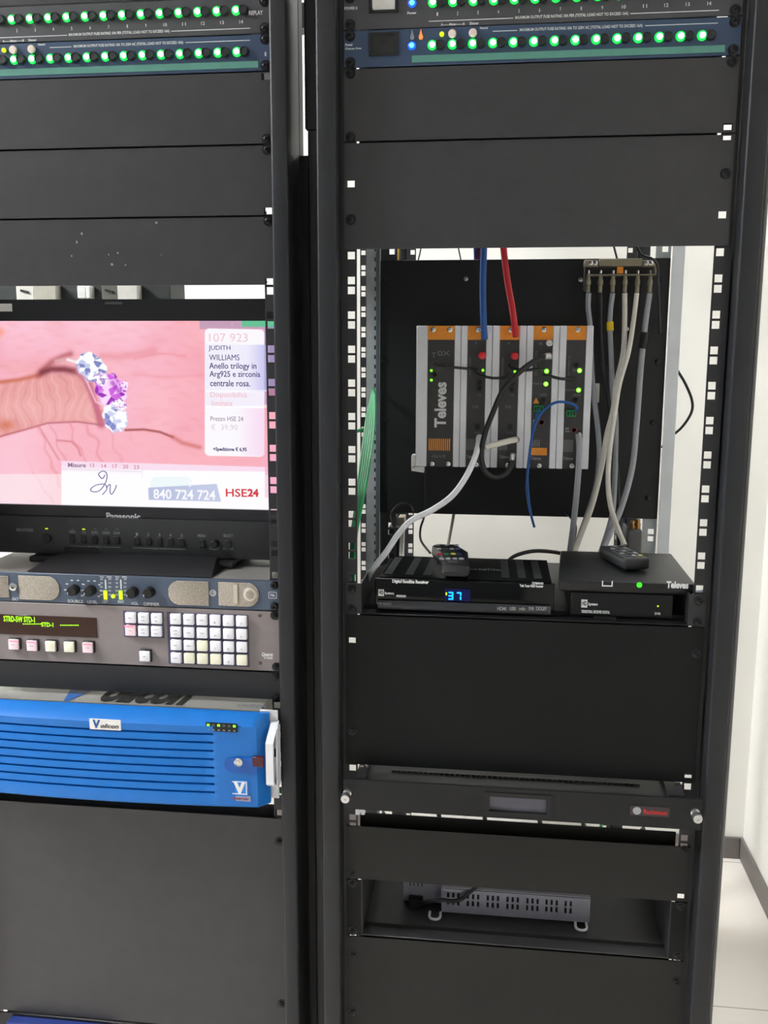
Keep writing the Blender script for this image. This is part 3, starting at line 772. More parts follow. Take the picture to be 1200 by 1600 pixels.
p = at(177, 931.5, yf); MB().lathe(p, [(.003, 0), (.003, .001), (0, .0016)], seg=14).build('phase_light', MATS['meter_lime'], t)
L = MB()
for px in (165, 189):
    for i in range(5):
        for s in (-1, 1):
            q = at(px+s*6.5, 905+i*6, yf); L.text(str((i*3+4) % 10)+'0', q.x-.002, q.x+.002, q.z-.0011, q.z+.0011, yf-.0001)
    q = at(px, 912, yf); L.box(q.x-.001, q.x+.001, yf-.0003, yf-.0001, q.z-.008, q.z+.006)
    ptext(L, 'LEFT' if px < 170 else 'RIGHT', px-4.5, 938, px+4.5, 942, yf-.0001); ptext(L, 'VU', px-9, 900, px-3, 903, yf-.0001); ptext(L, 'PPM', px+2, 900.5, px+9, 903.5, yf-.0001)
for a_, b_, py, s in ((106, 130, 939.5, 'SOURCE'), (137, 152, 940.5, 'LEVEL'), (205, 216, 943, 'VOL'), (225, 249, 944, 'DIMMER'), (20, 29, 936, 'EXT')):
    ptext(L, s, a_, py-2, b_, py+2, yf-.0001)
for cx, cy in ((117, 921), (143, 922)):
    for i in range(7):
        a = math.radians(-40+i*37); q = at(cx+15*math.cos(a), cy-15*math.sin(a), yf)
        L.box(q.x-.0018, q.x+.0018, yf-.0003, yf-.0001, q.z-.0008, q.z+.0008)
q = at(332.5, 926.5, yf); L.lathe(q, [(.0048, 0), (.0048, .0003), (.0038, .0003), (.0038, 0)], seg=20); ptext(L, 'DB', 329.8, 924.5, 335.5, 928.5, yf-.0001)
q = at(426, 930, yf); L.prism(rrect(q.x-.006, q.x+.006, q.z-.0048, q.z+.0048, .0015), yf-.0003, yf-.0001)
L.build('printed_lettering', M_print, t)
L = MB(); L.prism(rrect(q.x-.0052, q.x+.0052, q.z-.004, q.z+.004, .0012), yf-.0005, yf-.0003); L.build('logo_field', M_slate, t)
L = MB(); L.text('TSL', q.x-.004, q.x+.004, q.z-.0018, q.z+.0018, yf-.0006, bold=.03); L.build('logo_lettering', M_print, t)
screws(t, ((lr, kz(10, LHo)), (lr, kz(11, UH)+.001)), yf, mesh_only(MB().lathe((0, 0, 0), [(.0058, 0), (.0058, .003), (.0042, .0062), (.002, .0062), (.002, .004), (0, .004)], seg=16), 'screw', M_deep))

# ------------------------------------------------------------------ router button panel (left rack, k 11-13)
M_taupe = mat('taupe_paint', (136, 127, 126), .5, 0, .04, bump=.15)
t = thing('router_control_panel', (LO+.2325, yf, K(13)), 'warm grey control panel with white key blocks and a green text display', 'control panel')
MB().box(LO-.0087, lr+.0087, yf, yf+.003, K(13)+.0006, K(11)-.0006, .0008).build('face_plate', M_taupe, t)
MB().box(LO+.012, lr-.010, yf+.0031, .15, K(13)+.001, K(11)-.001).build('chassis', M_dark, t)
a = at(-24, 990, yf); b = at(151, 962, yf)
d = MB().box(a.x, b.x, yf-.0012, yf-.0001, a.z+.001, b.z-.003, .0003).build('display', mat('display_brown', (44, 24, 16), .2, noise=0, emis=(40, 20, 8), es=.6), t, label='dark display window')
L = MB(); z = at(20, 967.5, yf).z
for s, x0, x1, y0, y1 in (('STRD-5W STD-1', 6, 54, 964, 971), ('STD-1', 65, 83, 973, 979)): ptext(L, s, x0, y0, x1, y1, yf-.0013, bold=.02)
for x0, x1, y_ in ((36, 66, 974.5), (94, 124, 976.5)):
    for i in range(9):
        q = at(x0+(x1-x0)*(i+.5)/9, y_, yf); L.box(q.x-.0011, q.x+.0011, yf-.0016, yf-.0013, q.z-.0007, q.z+.0007)
L.build('display_text', mat('display_green', (150, 230, 20), .4, noise=0, emis=(150, 245, 20), es=1.0), d, label='glowing green characters')
M_key = mat('key_white', (244, 243, 248), .35, noise=.02); M_keyy = mat('key_cream', (246, 242, 218), .35, noise=.02); M_keyp = mat('key_pink', (250, 226, 232), .35, noise=.02, emis=(255, 120, 150), es=.05)
hk = .0076
def keymesh(mt_): return mesh_only(MB().box(-hk, hk, -.0065, 0, -hk, hk, .0011, 2), 'key', mt_)
ME_k, ME_ky, ME_kp = keymesh(M_key), keymesh(M_keyy), keymesh(M_keyp)
L = MB()
def key(px, py, me_, n=1, name='key', lab=None):
    q = at(px, py, yf-.004); o = put(name, me_, (q.x, yf-.0005, q.z), t, lab)
    for i in range(n):
        zz = q.z+(.0028 if n == 2 and i == 0 else (-.0028 if n == 2 else 0))
        w_ = R.uniform(.002, .0032); L.text(R.choice(['DEST', 'SRC', 'LOCK', 'TAKE', 'VTR', 'AUX', 'MON']), q.x-w_, q.x+w_, zz-.0008, zz+.0008, yf-.0071)
    return q
def frame_strip(x0, x1, z0, z1): return MB().box(x0, x1, yf-.0015, yf-.0001, z0, z1, .0005)
q0 = at(264, 1037.5, yf); q1 = at(388, 958, yf)
frame_strip(q0.x, q1.x, at(325, 1039, yf).z, at(325, 958.5, yf).z).build('key_frame', mat('key_gap_violet', (70, 66, 96), .5), t)
for r_ in range(4):
    for c_ in range(6):
        me_ = ME_ky if (r_, c_) in ((2, 2), (3, 1), (3, 2), (3, 3), (3, 5)) else ME_k
        px = 274.5+c_*20.6+r_*.3; py = 967+r_*20.2+c_*.7
        q = at(px, py, yf-.004); put('key', me_, (q.x, yf-.0005, q.z), t)
        if me_ is ME_k:
            if c_ < 3:
                for dz in ((.0025, -.0025) if (r_, c_) == (1, 0) else (0,)):
                    L.text(R.choice(['DEST', 'SRC', 'CLEAR', 'TAKE']), q.x-.0028, q.x+.0028, q.z+dz-.0008, q.z+dz+.0008, yf-.0071)
            else: L.text(str((r_*3+c_-2) % 10), q.x-.0007, q.x+.0007, q.z-.004, q.z-.0015, yf-.0071)
q0 = at(194.5, 995, yf); q1 = at(255.5, 954.5, yf)
frame_strip(q0.x, q1.x, at(225, 995.5, yf).z, at(225, 955, yf).z).build('key_frame', MATS['key_gap_violet'], t)
for r_ in range(2):
    for c_ in range(3): key(204.2+c_*20.2, 965+r_*19.8+c_*.7, ME_kp if (r_, c_) == (1, 0) else ME_k, 2 if c_ else 1)
q = at(204.4, 976, yf); MB().box(q.x-.0068, q.x+.0068, yf-.0078, yf-.0072, at(204, 977.2, yf).z, at(204, 975, yf).z).build('key_light', M_pinkglow, t, label='red lit edge of the second key')
ME_base = mesh_only(MB().box(-.0088, .0088, -.004, 0, -.0085, .0092, .0008), 'key_base', M_dark)
def framed(px, py, me_, lit):
    q = at(px, py, yf-.004); put('key_base', ME_base, (q.x+.0008, yf, q.z), t); key(px, py, me_, 0 if me_ is ME_ky else 1)
    if lit: MB().box(q.x-.006, q.x+.006, yf-.0078, yf-.0072, q.z+.0052, q.z+.0068).build('key_light', M_pinkglow, t, label='red lit edge of a square button')
for px, py, me_, lit in ((22, 1006.5, ME_kp, 1), (50.5, 1008.5, ME_kp, 1), (79.5, 1009.5, ME_ky, 0), (108.5, 1010.5, ME_ky, 0), (137.5, 1011.5, ME_kp, 1)): framed(px, py, me_, lit)
framed(226.5, 1025, ME_k, 0)
L.build('key_captions', mat('caption_grey', (150, 150, 160), .6), t)
L = MB(); ptext(L, 'Quartz', 409, 1020, 427, 1026, yf-.0001, bold=.05, shear=.2); ptext(L, 'BY DESIGN', 413, 1026.8, 426, 1029.5, yf-.0001, bold=.03); L.build('brand_lettering', M_white, t)
for px, py in ((406, 962), (407, 1036)):
    q = at(px, py, yf); MB().cyl(q, .0026, .0006).build('rivet', mat('rivet_brown', (96, 84, 82), .4, .5), t)
screws(t, ((lr, kz(11, LHo)+.0005), (lr+.001, kz(13, UH)+.001)), yf, ME_washer_screw)

# ------------------------------------------------------------------ blue recorder (left rack, pulled slightly forward)
M_blue = mat('bezel_blue', (6, 108, 192), .42, 0, .05, 40, bump=.25)
EZ1, EZ0 = K(14)-.001, K(17)+.001; EY = -.033
cx, hw = LO+.2325, .2185
t = thing('video_recorder_unit', (cx, EY, EZ0), 'bright blue rack unit with horizontal louvres and a silver handle', 'rack unit')
MB().box(LO+.0175, lr-.0175, EY+.003, .45, EZ0+.002, EZ1-.003).build('chassis', M_lid, t, label='bare steel chassis with printed lid')
ch = MB()
for xa_, xb_ in ((LO-.0087, LO+.030), (lr-.017, lr+.0087)): ch.box(xa_, xb_, EY, EY+.003, EZ0, EZ1, .001)
ch.build('ear_plate', mat('ear_silver', (205, 205, 208), .4, .25), t, label='silver mounting ears')
def yfront(x):
    u = (x-cx)/hw; return -.058 - .009*(1-u*u)
bx0, bx1 = cx-.215, at(418, 1180, -.05).x
gx1 = at(334, 1180, -.06).x
zt, zb = EZ1-.003, EZ0-.004
crz = zt-.0125                     # crease under the sloping top
zg1, zg0 = crz-.010, zb+.012
nl = 8; pitch = (zg1-zg0)/nl
rows = [(zt, 'top'), (crz, 'f')]
zs = [(zt, .018, 0), (crz, 0, 0)]
for i in range(nl):
    z = zg1-i*pitch
    zs += [(z, 0, 0), (z-.0006, .0, 1), (z-.0026, .0, 1), (z-.0036, .0, 0.25)]
zs += [(zg0, 0, 0), (zb+.004, 0, 0), (zb, .004, 0)]
xs = list(np.linspace(bx0, gx1-.0005, 26)) + [gx1+.0005] + list(np.linspace(gx1+.008, bx1-.013, 8)) + [bx1]
pz1, pz0 = at(372, 1183, -.06).z, at(372, 1205, -.06).z
pxa = at(352, 1190, -.06).x
bm = MB(); V = []
for z, sh, gr in zs:
    row = []
    for j, x in enumerate(xs):
        y = yfront(x) + sh
        if gr and x < gx1: y += .0045*gr
        if j == len(xs)-1: y = EY-.006
        if z == zt: y = max(y, EY-.022)
        row.append(bm.bm.verts.new((x, y, z)))
    V.append(row)
F = []
for i in range(len(V)-1):
    for j in range(len(xs)-1): F.append(bm.bm.faces.new([V[i][j], V[i+1][j], V[i+1][j+1], V[i][j+1]]))
bk = [[bm.bm.verts.new((x, EY-.0005, z)) for x in (xs[0], xs[-1])] for z in (zt, zb)]
top = [bm.bm.verts.new((x, EY-.0005, zt)) for x in xs]; botv = [bm.bm.verts.new((x, EY-.0005, zb)) for x in xs]
for v in bk[0]+bk[1]: bm.bm.verts.remove(v)
for j in range(len(xs)-1):
    bm.bm.faces.new([V[0][j], V[0][j+1], top[j+1], top[j]]); bm.bm.faces.new([V[-1][j+1], V[-1][j], botv[j], botv[j+1]])
for j, s in ((0, 1), (len(xs)-1, -1)):
    loop = [r_[j] for r_ in V] + [botv[j], top[j]]
    bm.bm.faces.new(loop if s > 0 else loop[::-1])
bmesh.ops.recalc_face_normals(bm.bm, faces=bm.bm.faces)
bz = bm.build('front_bezel', M_blue, t, label='curved blue bezel with horizontal louvres')
# lock pocket: flat plate with recess shade in its blue, lock, latch
yp = yfront(-.16)
pk = MB(); xa, xb = at(351, 1195, yp).x, bx1-.004; za, zb_ = at(372, 1206, yp).z, at(372, 1184, yp).z
pk.prism(rrect(xa, xb-.008, za, zb_, (zb_-za)*.48, 8, True, False), yp-.0012, yp+.002)
pk.build('lock_pocket', mat('pocket_shade_blue', (10, 84, 170), .45), bz, label='darker blue plate around the lock, recess shade in its colour')
q = at(373, 1190, yp-.0012); lk = MB().lathe((q.x, yp-.0012, q.z), [(.0062, 0), (.0060, .003), (.0048, .0038), (.0044, .0026), (.0026, .0026), (.0024, .0034), (0, .0034)], seg=22).build('lock', M_steel, bz)
q0, q1 = at(395, 1197, yp), at(412, 1183, yp); MB().box(q0.x, q1.x, yp-.0022, yp+.004, q0.z, q1.z, .0006).build('latch', mat('latch_maroon', (74, 18, 28), .4), bz)
yl = yfront(at(160, 1130, -.07).x)
q0, q1 = at(140.5, 1139, yl), at(188.5, 1125, yl)
lb = MB().box(q0.x, q1.x, yl-.0006, yl+.0004, q0.z, q1.z, .0002).build('name_label', M_white, bz, label='white name label')
L = MB(); L.text('olicon', q0.x+.016, q1.x-.003, q0.z+.003, q0.z+.009, yl-.0007, bold=.02, shear=.3); L.build('name_lettering', M_deep, lb)
L = MB(); L.text('V', q0.x+.005, q0.x+.016, q0.z+.002, q1.z-.001, yl-.0007, bold=.04, shear=.1); L.build('name_initial', M_cblue, lb)
yi = yfront(at(346, 1135, -.06).x)+.0003
q0, q1 = at(322, 1141.5, yi), at(370.5, 1131.5, yi)
st = MB().box(q0.x, q1.x, yi-.0010, yi+.002, q0.z, q1.z).build('status_strip', M_deep, bz, label='black strip of status lights')
for i in range(6):
    x = q0.x+(q1.x-q0.x)*(i+.5)/6
    on = i in (0, 2, 5)
    MB().box(x-.0018, x+.0018, yi-.0015, yi-.0010, q1.z-.0042, q1.z-.0012).build('status_light', M_ledlime if on else M_dim_print, st)
    MB().box(x-.0014, x+.0014, yi-.0014, yi-.0010, q0.z+.0012, q0.z+.0030).build('status_icon', M_grey_print, st)
yv = yfront(at(374, 1232, -.06).x)+.0002
q0, q1 = at(360, 1243, yv), at(387.5, 1220, yv)
lg = MB().box(q0.x, q1.x, yv-.0006, yv+.001, q0.z, q1.z, .0002).build('logo_plate', mat('logo_blue', (46, 134, 222), .4), bz)
L = MB(); L.perf(q0.x+.0018, q1.x-.0018, q0.z+.003, q1.z-.0015, yv-.0009, yv-.0006, [(q0.x+.003, q1.x-.003, q0.z+.0042, q1.z-.0027), (q0.x, q0.x+.006, q1.z-.006, q1.z-.004)])
L.text('V', q0.x+.005, q1.x-.0035, q0.z+.0035, q1.z-.002, yv-.0008, bold=.06); L.build('logo_lettering', M_white, lg)
q2 = at(374, 1247, yv); lp_ = MB().box(q2.x-.016, q2.x+.016, yv-.0006, yv+.001, q2.z-.0042, q2.z+.0036).build('model_label', mat('label_mauve', (150, 150, 176), .5), bz)
L = MB(); L.text('Observer', q2.x-.0145, q2.x+.0145, q2.z-.0022, q2.z+.0022, yv-.0007, bold=.02); L.build('label_lettering', mat('label_red', (130, 60, 80), .5), lp_)
# handle: flat bowed silver strap
hx0 = at(414, 1180, -.06).x; hxx = hx0+.0075
hz1, hz0 = at(428, 1132, -.045).z, at(428, 1232, -.045).z
h = MB(); pr = []
n = 16
for i in range(n+1):
    u = i/n; z = hz1+(hz0-hz1)*u; y = EY-.003-.034*min(1, math.sin(PI*u)*1.9)**.9
    pr.append((y, z))
va = []
for y, z in pr:
    s = -.0035 if y < EY-.02 else 0
    va.append([h.bm.verts.new(p) for p in ((hxx-.004, y, z), (hxx+.0065, y, z), (hxx+.0065, y+.0055, z), (hxx-.004, y+.0055, z))])
F = []
for a, b in zip(va[:-1], va[1:]):
    for k in range(4): F.append(h.bm.faces.new([a[k], a[(k+1) % 4], b[(k+1) % 4], b[k]]))
F.append(h.bm.faces.new(va[0])); F.append(h.bm.faces.new(va[-1]))
h.box(hxx+.0066, hxx+.0080, EY-.020, EY-.0002, hz0+.004, hz1-.004)
bmesh.ops.recalc_face_normals(h.bm, faces=F)
h.build('handle', M_alu, t)
q = at(435, 1181, EY-.012); MB().lathe((lr+.003, EY-.0002, q.z), [(.0055, 0), (.0055, .006), (.003, .010), (0, .010)], seg=14).build('thumb_screw', M_deep, t)
zl = EZ1-.0028
L = MB(); a = atz(150, 1096, zl); b = atz(292, 1098, zl)
L.text('olicon', a.x, b.x, a.y, a.y+.085, zl+.0002, plane='top', bold=.05, shear=.2); L.build('lid_lettering', M_deep, t, label='black lettering on the steel lid')
L = MB(); a = atz(78, 1096, zl); b = atz(138, 1096, zl); L.text('V', a.x, b.x, a.y+.004, a.y+.085, zl+.0002, plane='top', bold=.05, shear=.1); L.build('lid_initial', M_cblue, t)
L = MB(); a = atz(370, 1104, zl); b = atz(415, 1104, zl); L.text('CAUTION', a.x, b.x, a.y, a.y+.010, zl+.0002, plane='top'); L.build('lid_caption', M_grey_print, t)

# blue unit at the very bottom left
t = thing('blue_rack_unit', (LO+.2325, 0, K(27)), 'top edge of a dark blue unit at the bottom left corner', 'rack unit')
MB().box(LO-.0087, lr+.0087, -.003, 0, K(27)+.001, K(26)-.003, .001).build('face_plate', M_rail, t)
MB().box(LO+.03, LO+.19, -.022, -.0031, K(27)+.003, K(26)-.006, .002).build('front_bezel', mat('navy_plastic', (40, 56, 120), .4), t)
MB().box(LO+.02, lr-.02, .0001, .3, K(27)+.002, K(26)-.004).build('chassis', M_dark, t)

# ------------------------------------------------------------------ equipment seen through the slot above the monitor
def simple(name, mb, mt_, label, cat, group=None): return mb.build(name, mt_, label=label, cat=cat, group=group)
# cable tray behind
ty = .50
t = thing('cable_tray', (-.48, ty+.02, K(3)), 'dark metal tray with pale boxes glimpsed above the monitor', 'cable tray')
MB().box(at(-60, 455, ty).x, at(262, 455, ty).x, ty+.014, ty+.10, at(100, 500, ty).z, at(100, 430, ty).z, .002).build('tray', mat('tray_dark', (44, 50, 48), .5), t)
M_beigebox = mat('beige_box', (176, 174, 160), .5)
for a_, b_, mt_ in ((30, 56, mat('pale_box', (214, 212, 204), .45)), (57, 90, M_beigebox), (163, 186, mat('dim_box', (96, 96, 88), .5)), (187, 217, MATS['pale_box'])):
    p0, p1 = at(a_, 470, ty), at(b_, 444, ty)
    o = MB().box(p0.x, p1.x, ty-.01, ty+.0135, p0.z-.01, p1.z, .001).build('junction_box', mt_, t)
    if a_ in (30, 163):
        m0 = (p0.x+p1.x)/2; zz = at(50, 455, ty).z
        MB().prism([(m0-.008, zz+.003), (m0+.008, zz-.001), (m0+.008, zz-.005), (m0-.008, zz-.001)], ty-.013, ty-.0101).build('latch', M_deep, o)
for a_, b_ in ((124, 136), (137, 143)):
    p0, p1 = at(a_, 466, ty), at(b_, 447, ty); MB().box(p0.x, p1.x, ty-.008, ty+.0135, p0.z, p1.z, .001).build('connector', M_white, t)

# cables under the blue unit
def cable(name, pts, r, mt_, label, cat='cable', ends=None, group=None, seg=10, parent=None):
    P = spline([Vector(p) for p in pts], 7)
    o = MB().tube(P, r, seg, 0).build(name, mt_, parent, label=label, cat=None if parent else cat, group=group)
    if ends:
        for e in ends:
            i0, i1 = (0, 1) if e[0] == 'a' else (-1, -2)
            d = (P[i1]-P[i0]).normalized(); L_, rr, mm = e[1], e[2], e[3]
            c = MB().lathe(P[i0]-d*.001, [(rr*.9, 0), (rr, .001), (rr, L_*.45), (rr*.86, L_*.47), (rr*.86, L_*.9), (rr*.7, L_), (0, L_)], axis=d, seg=14)
            c.build('connector', mm, o)
    return o
def PX(lst):
    return [at(x, y, d) for x, y, d in lst]
for i, (o_, mt_) in enumerate(((0, M_cgreen), (1, M_cgreen))):
    cable('patch_cable', PX([(392, 1254, .02), (404, 1262, .03), (420, 1268+i*2, .04), (436, 1268+i*3, .05)][:]) if 0 else [(-.155+.006*i, .06, K(17)-.004), (-.140+.005*i, .05, K(17)-.016), (-.122+.004*i, .045, K(17)-.026), (-.1, .06, K(17)-.034)], .0032, mt_,
          'green patch cable under the right end of the blue unit, %s of two' % ('upper' if i else 'lower'), group=None)
for i, x in enumerate((-.50, -.43, -.33)):
    cable('black_cable', [(x-.05, .10, K(18)+.020), (x-.01, .07, K(18)+.006), (x+.03, .09, K(18)+.012), (x+.06, .12, K(18)+.004)], .0042, M_cblack,
          'short black cable lying under the blue louvred unit', group='cables under the blue unit')

# ------------------------------------------------------------------ mid-depth mounting: galvanised rails and black plate
PY = .400
px0, px1 = at(593, 600, PY).x, at(1038, 600, PY).x
pz1, pz0 = at(810, 405, PY).z, at(810, 806, PY).z
t = thing('galvanised_rail', (px0-.01, PY, .5), 'grey galvanised upright with small slots left of the black plate', 'upright')
xa = at(573, 600, PY).x
H = []
z = pz1+.15
while z > .9:
    H.append((xa+.0135, xa+.0165, z-.0035, z+.0035)); z -= .0165
MB().perf(xa, px0+.001, .6, 2.0, PY-.004, PY-.002, H).build('flange', M_galv, t)
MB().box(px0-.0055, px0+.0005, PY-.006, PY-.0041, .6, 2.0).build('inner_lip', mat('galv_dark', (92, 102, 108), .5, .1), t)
MB().box(xa, xa+.002, PY-.0019, PY+.05, .6, 2.0).build('web', M_galv, t)
H = [(px0+.016, px0+.026, K(k)+d-.0045, K(k)+d+.0045) for k in range(-6, 14) for d in (LHo, UH)]
MB().perf(px0+.0012, px0+.030, .6, 2.0, PY+.004, PY+.006, H).build('hole_strip', mat('galv_shade', (70, 74, 76), .5, .3), t)  # steel darkened to carry the shadow on the left flange
t = thing('galvanised_rail', (px1+.01, PY, .5), 'light grey galvanised upright right of the black plate', 'upright')
xb = px1+.020
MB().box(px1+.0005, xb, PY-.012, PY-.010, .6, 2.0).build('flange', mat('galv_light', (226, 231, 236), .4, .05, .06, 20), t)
MB().box(xb-.002, xb, PY-.0099, PY+.05, .6, 2.0).build('web', M_galv, t)
H = [(px1-.014, px1-.004, K(k)+d-.0045, K(k)+d+.0045) for k in range(-6, 14) for d in (LHo, UH)]
MB().perf(px1-.024, px1+.0004, .6, 2.0, PY+.004, PY+.006, H).build('hole_strip', M_galv, t)
t = thing('mounting_plate', ((px0+px1)/2, PY, pz0), 'tall black plate in the open bay carrying the row of modules', 'plate')
MB().box(px0+.0008, px1, PY, PY+.003, pz0, pz1, .0008).build('plate', M_plate, t)
for px, py in ((600, 437), (600, 563), (600, 655), (599, 766), (1035, 436), (1028, 565), (1020, 660), (1012, 778)):
    q = at(px, py, PY); put('screw', ME_screw, (q.x, PY, q.z), t)
for px, py in ((728, 436), (907, 437), (979, 514)):
    q = at(px, py, PY); put('screw', ME_bright_screw, (q.x, PY, q.z), t, 'bright steel screw')

# ------------------------------------------------------------------ headend modules
MY = .180
mzt, mzb = at(790, 509, MY).z, at(790, 731, MY).z
sock = lambda c, r=.0038, h=.004: MB().lathe(c, [(r, 0), (r, h), (r*.55, h), (r*.55, .001), (0, .001)], seg=14)
mods = [(651, 668.5, 710.5, 721), (721, 731, 760, 770.3), (770.3, 781.5, 812, 823.5), (823.5, 834, 864.5, 875.3), (875.3, 886, 916.5, 928)]
mlab = ['widest module at the left end of the row, with large white vertical lettering', 'second module from the left, where the blue cable plugs in',
        'middle module of the row, where the red cable plugs in', 'fourth module from the left, with an orange label near its foot', 'rightmost module of the row, with a green terminal block']
M_face = mat('module_face', (52, 51, 52), .5, bump=.1)
P2 = lambda px, py: at(px, py, MY)
modobj = []
for i, (a_, b_, c_, d_) in enumerate(mods):
    A, B, C_, D = [P2(v, 515).x for v in (a_, b_, c_, d_)]
    D -= .0005
    t = thing('headend_module', ((A+D)/2, MY, mzb), mlab[i], 'module'); modobj.append(t)
    MB().box(A, B, MY-.001, PY-.022, mzb, mzt, .0008).build('side_fin', M_alu, t)
    MB().box(C_, D, MY-.001, PY-.022, mzb, mzt, .0008).build('side_fin', M_alu, t)
    fp = MB().box(B+.0002, C_-.0002, MY+.0005, PY-.022, mzb, mzt).build('face', M_face, t)
    MB().box(B+.0002, C_-.0002, MY-.0002, MY+.0003, mzt-.0205, mzt, 0).build('orange_tab', M_orange, t, label='orange top end')
    L = MB(); ye = MY+.0004
    scp = {0: ((677, 515), (703, 515), (675, 725), (700, 725)), 1: ((747, 515), (744, 726)), 2: ((798, 515), (793, 727)), 3: ((850, 515), (842.5, 728)), 4: ((903, 515), (893.5, 728))}[i]
    for x, y in scp: q = P2(x, y); put('screw', ME_bright_screw, (q.x, ye-.0006, q.z), t)
    leds = {0: ((674, 579), (674, 594)), 1: ((754.5, 578.5),), 2: ((804.5, 580.5),), 3: ((854, 580), (853, 600)), 4: ((905.5, 579), (904, 609.5))}[i]
    for x, y in leds:
        q = P2(x, y); rr = .0021 if i < 3 else .0036
        l_ = MB().lathe((q.x, ye, q.z), [(rr, 0), (rr, .001), (rr*.6, .002), (rr*.55, .002)], seg=12).build('led', M_ledlime, t)
        if i >= 3: MB().lathe((q.x, ye-.0012, q.z), [(.002, 0), (.0016, .0014), (0, .002)], seg=12).build('led_core', M_lime_core, l_)
    for (x, y) in {0: ((679, 585),), 1: ((749.5, 597.5), (749, 607)), 2: ((799.5, 609), (799.5, 598)), 3: ((848, 625),), 4: ((900, 570.5), (899.5, 625))}[i]:
        sock(Vector((P2(x, y).x, ye, P2(x, y).z))).build('jack_socket', M_deep, t)
    if i == 0:
        q = P2(680.5, 573); MB().cyl((q.x, ye, q.z), .010, .0008, seg=24).build('jack_ring', mat('ring_grey', (66, 66, 66), .5), t)
        L.text('T', P2(675, 552).x, P2(681, 552).x, P2(0, 556).z, P2(0, 548.5).z, ye-.0001); L.text('0X', P2(684, 552).x, P2(703, 552).x, P2(680, 556).z, P2(680, 548).z, ye-.0001)
        L.build('model_lettering', M_grey_print, t); L = MB()
        L.text('Televes', P2(679, 630).x, P2(697.5, 630).x, P2(690, 668).z, P2(690, 597).z, ye-.0001, quarter=1, bold=.035)
        L.build('brand_lettering', M_print, t); L = MB()
        for j in range(11):
            x = P2(669.8+j*3.15, 695).x; L.box(x, x+.0018, ye-.0003, ye-.0001, P2(690, 704).z, P2(690, 685.5).z)
        L.build('vent_bars', M_orange, t, label='orange vent bars'); L = MB()
        ptext(L, '5556 N 30', 675, 711, 696, 715, ye-.0001); L.build('small_print', M_grey_print, t)
    else:
        gx = {1: (728, 744.5, 7), 2: (779, 793, 6), 3: (831, 844.5, 5), 4: (879.5, 896, 7)}[i]
        gy = {1: (686, 703), 2: (687, 703), 3: (687, 698), 4: (687, 706)}[i]
        for j in range(gx[2]):
            x0_ = P2(gx[0]+(gx[1]-gx[0])*(j+.2)/gx[2], 690).x; L.box(x0_, x0_+.0010, ye-.0003, ye-.0001, P2(gx[0], gy[1]).z, P2(gx[0], gy[0]).z)
        tx = {1: 728.5, 2: 779.5, 3: 829, 4: 879.5}[i]
        L.text('Televes', P2(tx, 714).x, P2(tx+16, 714).x, P2(tx, 718.5 if i > 2 else 716).z, P2(tx, 713.5 if i > 2 else 711).z, ye-.0001, bold=.03)
        if i < 3:
            ptext(L, 'DVB', tx+10, 633.5, tx+19, 638, ye-.0001); ptext(L, 'STB', tx+17, 616, tx+23, 619, ye-.0001)
            q = P2(tx+18, 667); rj = MB().perf(q.x-.0058, q.x+.0058, q.z-.006, q.z+.006, ye-.0012, ye-.0001, [(q.x-.0042, q.x+.0032, q.z-.0044, q.z+.0046)])
            o = rj.build('network_port', M_face, t); MB().prism([(q.x-.0042, q.z-.0044), (q.x+.0016, q.z-.0044), (q.x+.0036, q.z-.001), (q.x+.0036, q.z+.002), (q.x, q.z+.0046), (q.x-.0042, q.z+.0046)], ye-.0009, ye-.0001).build('port_opening', M_deep, o)
            MB().box(q.x-.0055, q.x+.0055, ye-.0006, ye-.0001, q.z-.0105, q.z-.0075).build('port_label', M_dim_print, t)
            x, y = (753.6, 555.5) if i == 1 else (804, 556.5)
            q = P2(x, y)
            MB().lathe((q.x, ye, q.z), [(.0036, 0), (.0036, .008), (0, .008)], seg=14).build('coax_port', M_steel, t)
            MB().lathe((q.x, ye-.0081, q.z), [(.0060, 0), (.0060, .006), (.0050, .0085), (.002, .0098), (0, .010)], seg=20).build('red_cap', M_red, t, label='round red cap')
            ptext(L, '>', tx+14, 534, tx+17, 538, ye-.0001, bold=.05)
        vt = {1: (733, 736, 558, 586), 2: (784, 787, 559, 587), 3: (835.5, 839, 549, 587), 4: (887.5, 890.5, 556, 587)}[i]
        L.text({1: 'DVBS2-COFDM', 2: 'DVBS2-COFDM', 3: 'COFDM TWIN', 4: 'AV TWIN CI'}[i], P2(vt[0], 570).x, P2(vt[1], 570).x, P2(vt[0], vt[3]).z, P2(vt[0], vt[2]).z, ye-.0001, quarter=1)
        if i == 3:
            for y_, mm in ((536, M_white), (557, M_steel)):
                q = P2(858, y_); MB().lathe((q.x, ye, q.z), [(.0050, 0), (.0050, .007), (.0040, .009), (.0018, .009), (.0018, .006), (0, .006)], seg=18).build('coax_port', mm, t)
            for s, x0, y0, x1, y1 in (('R', 843, 535, 848, 539), ('x', 846, 556, 848.5, 559), ('POWER ON', 832, 598, 849, 601), ('NORM.', 844, 615, 855, 619)): ptext(L, s, x0, y0, x1, y1, ye-.0001)
            q = P2(837.7, 626); MB().prism([(q.x-.0048, q.z-.0042), (q.x+.0048, q.z-.0042), (q.x, q.z+.0046)], ye-.0004, ye-.0001).build('warning_triangle', M_orange, t)
            q = P2(842, 705.5); MB().box(q.x-.012, q.x+.012, ye-.0006, ye-.0001, q.z-.0056, q.z+.0056).build('orange_label', M_orange, t)
        if i == 4:
            for s, x0, y0, x1, y1 in (('RF', 895, 577, 900, 581), ('MODULATION', 883, 608, 900, 611), ('NORM.', 896, 615, 908, 619)): ptext(L, s, x0, y0, x1, y1, ye-.0001)
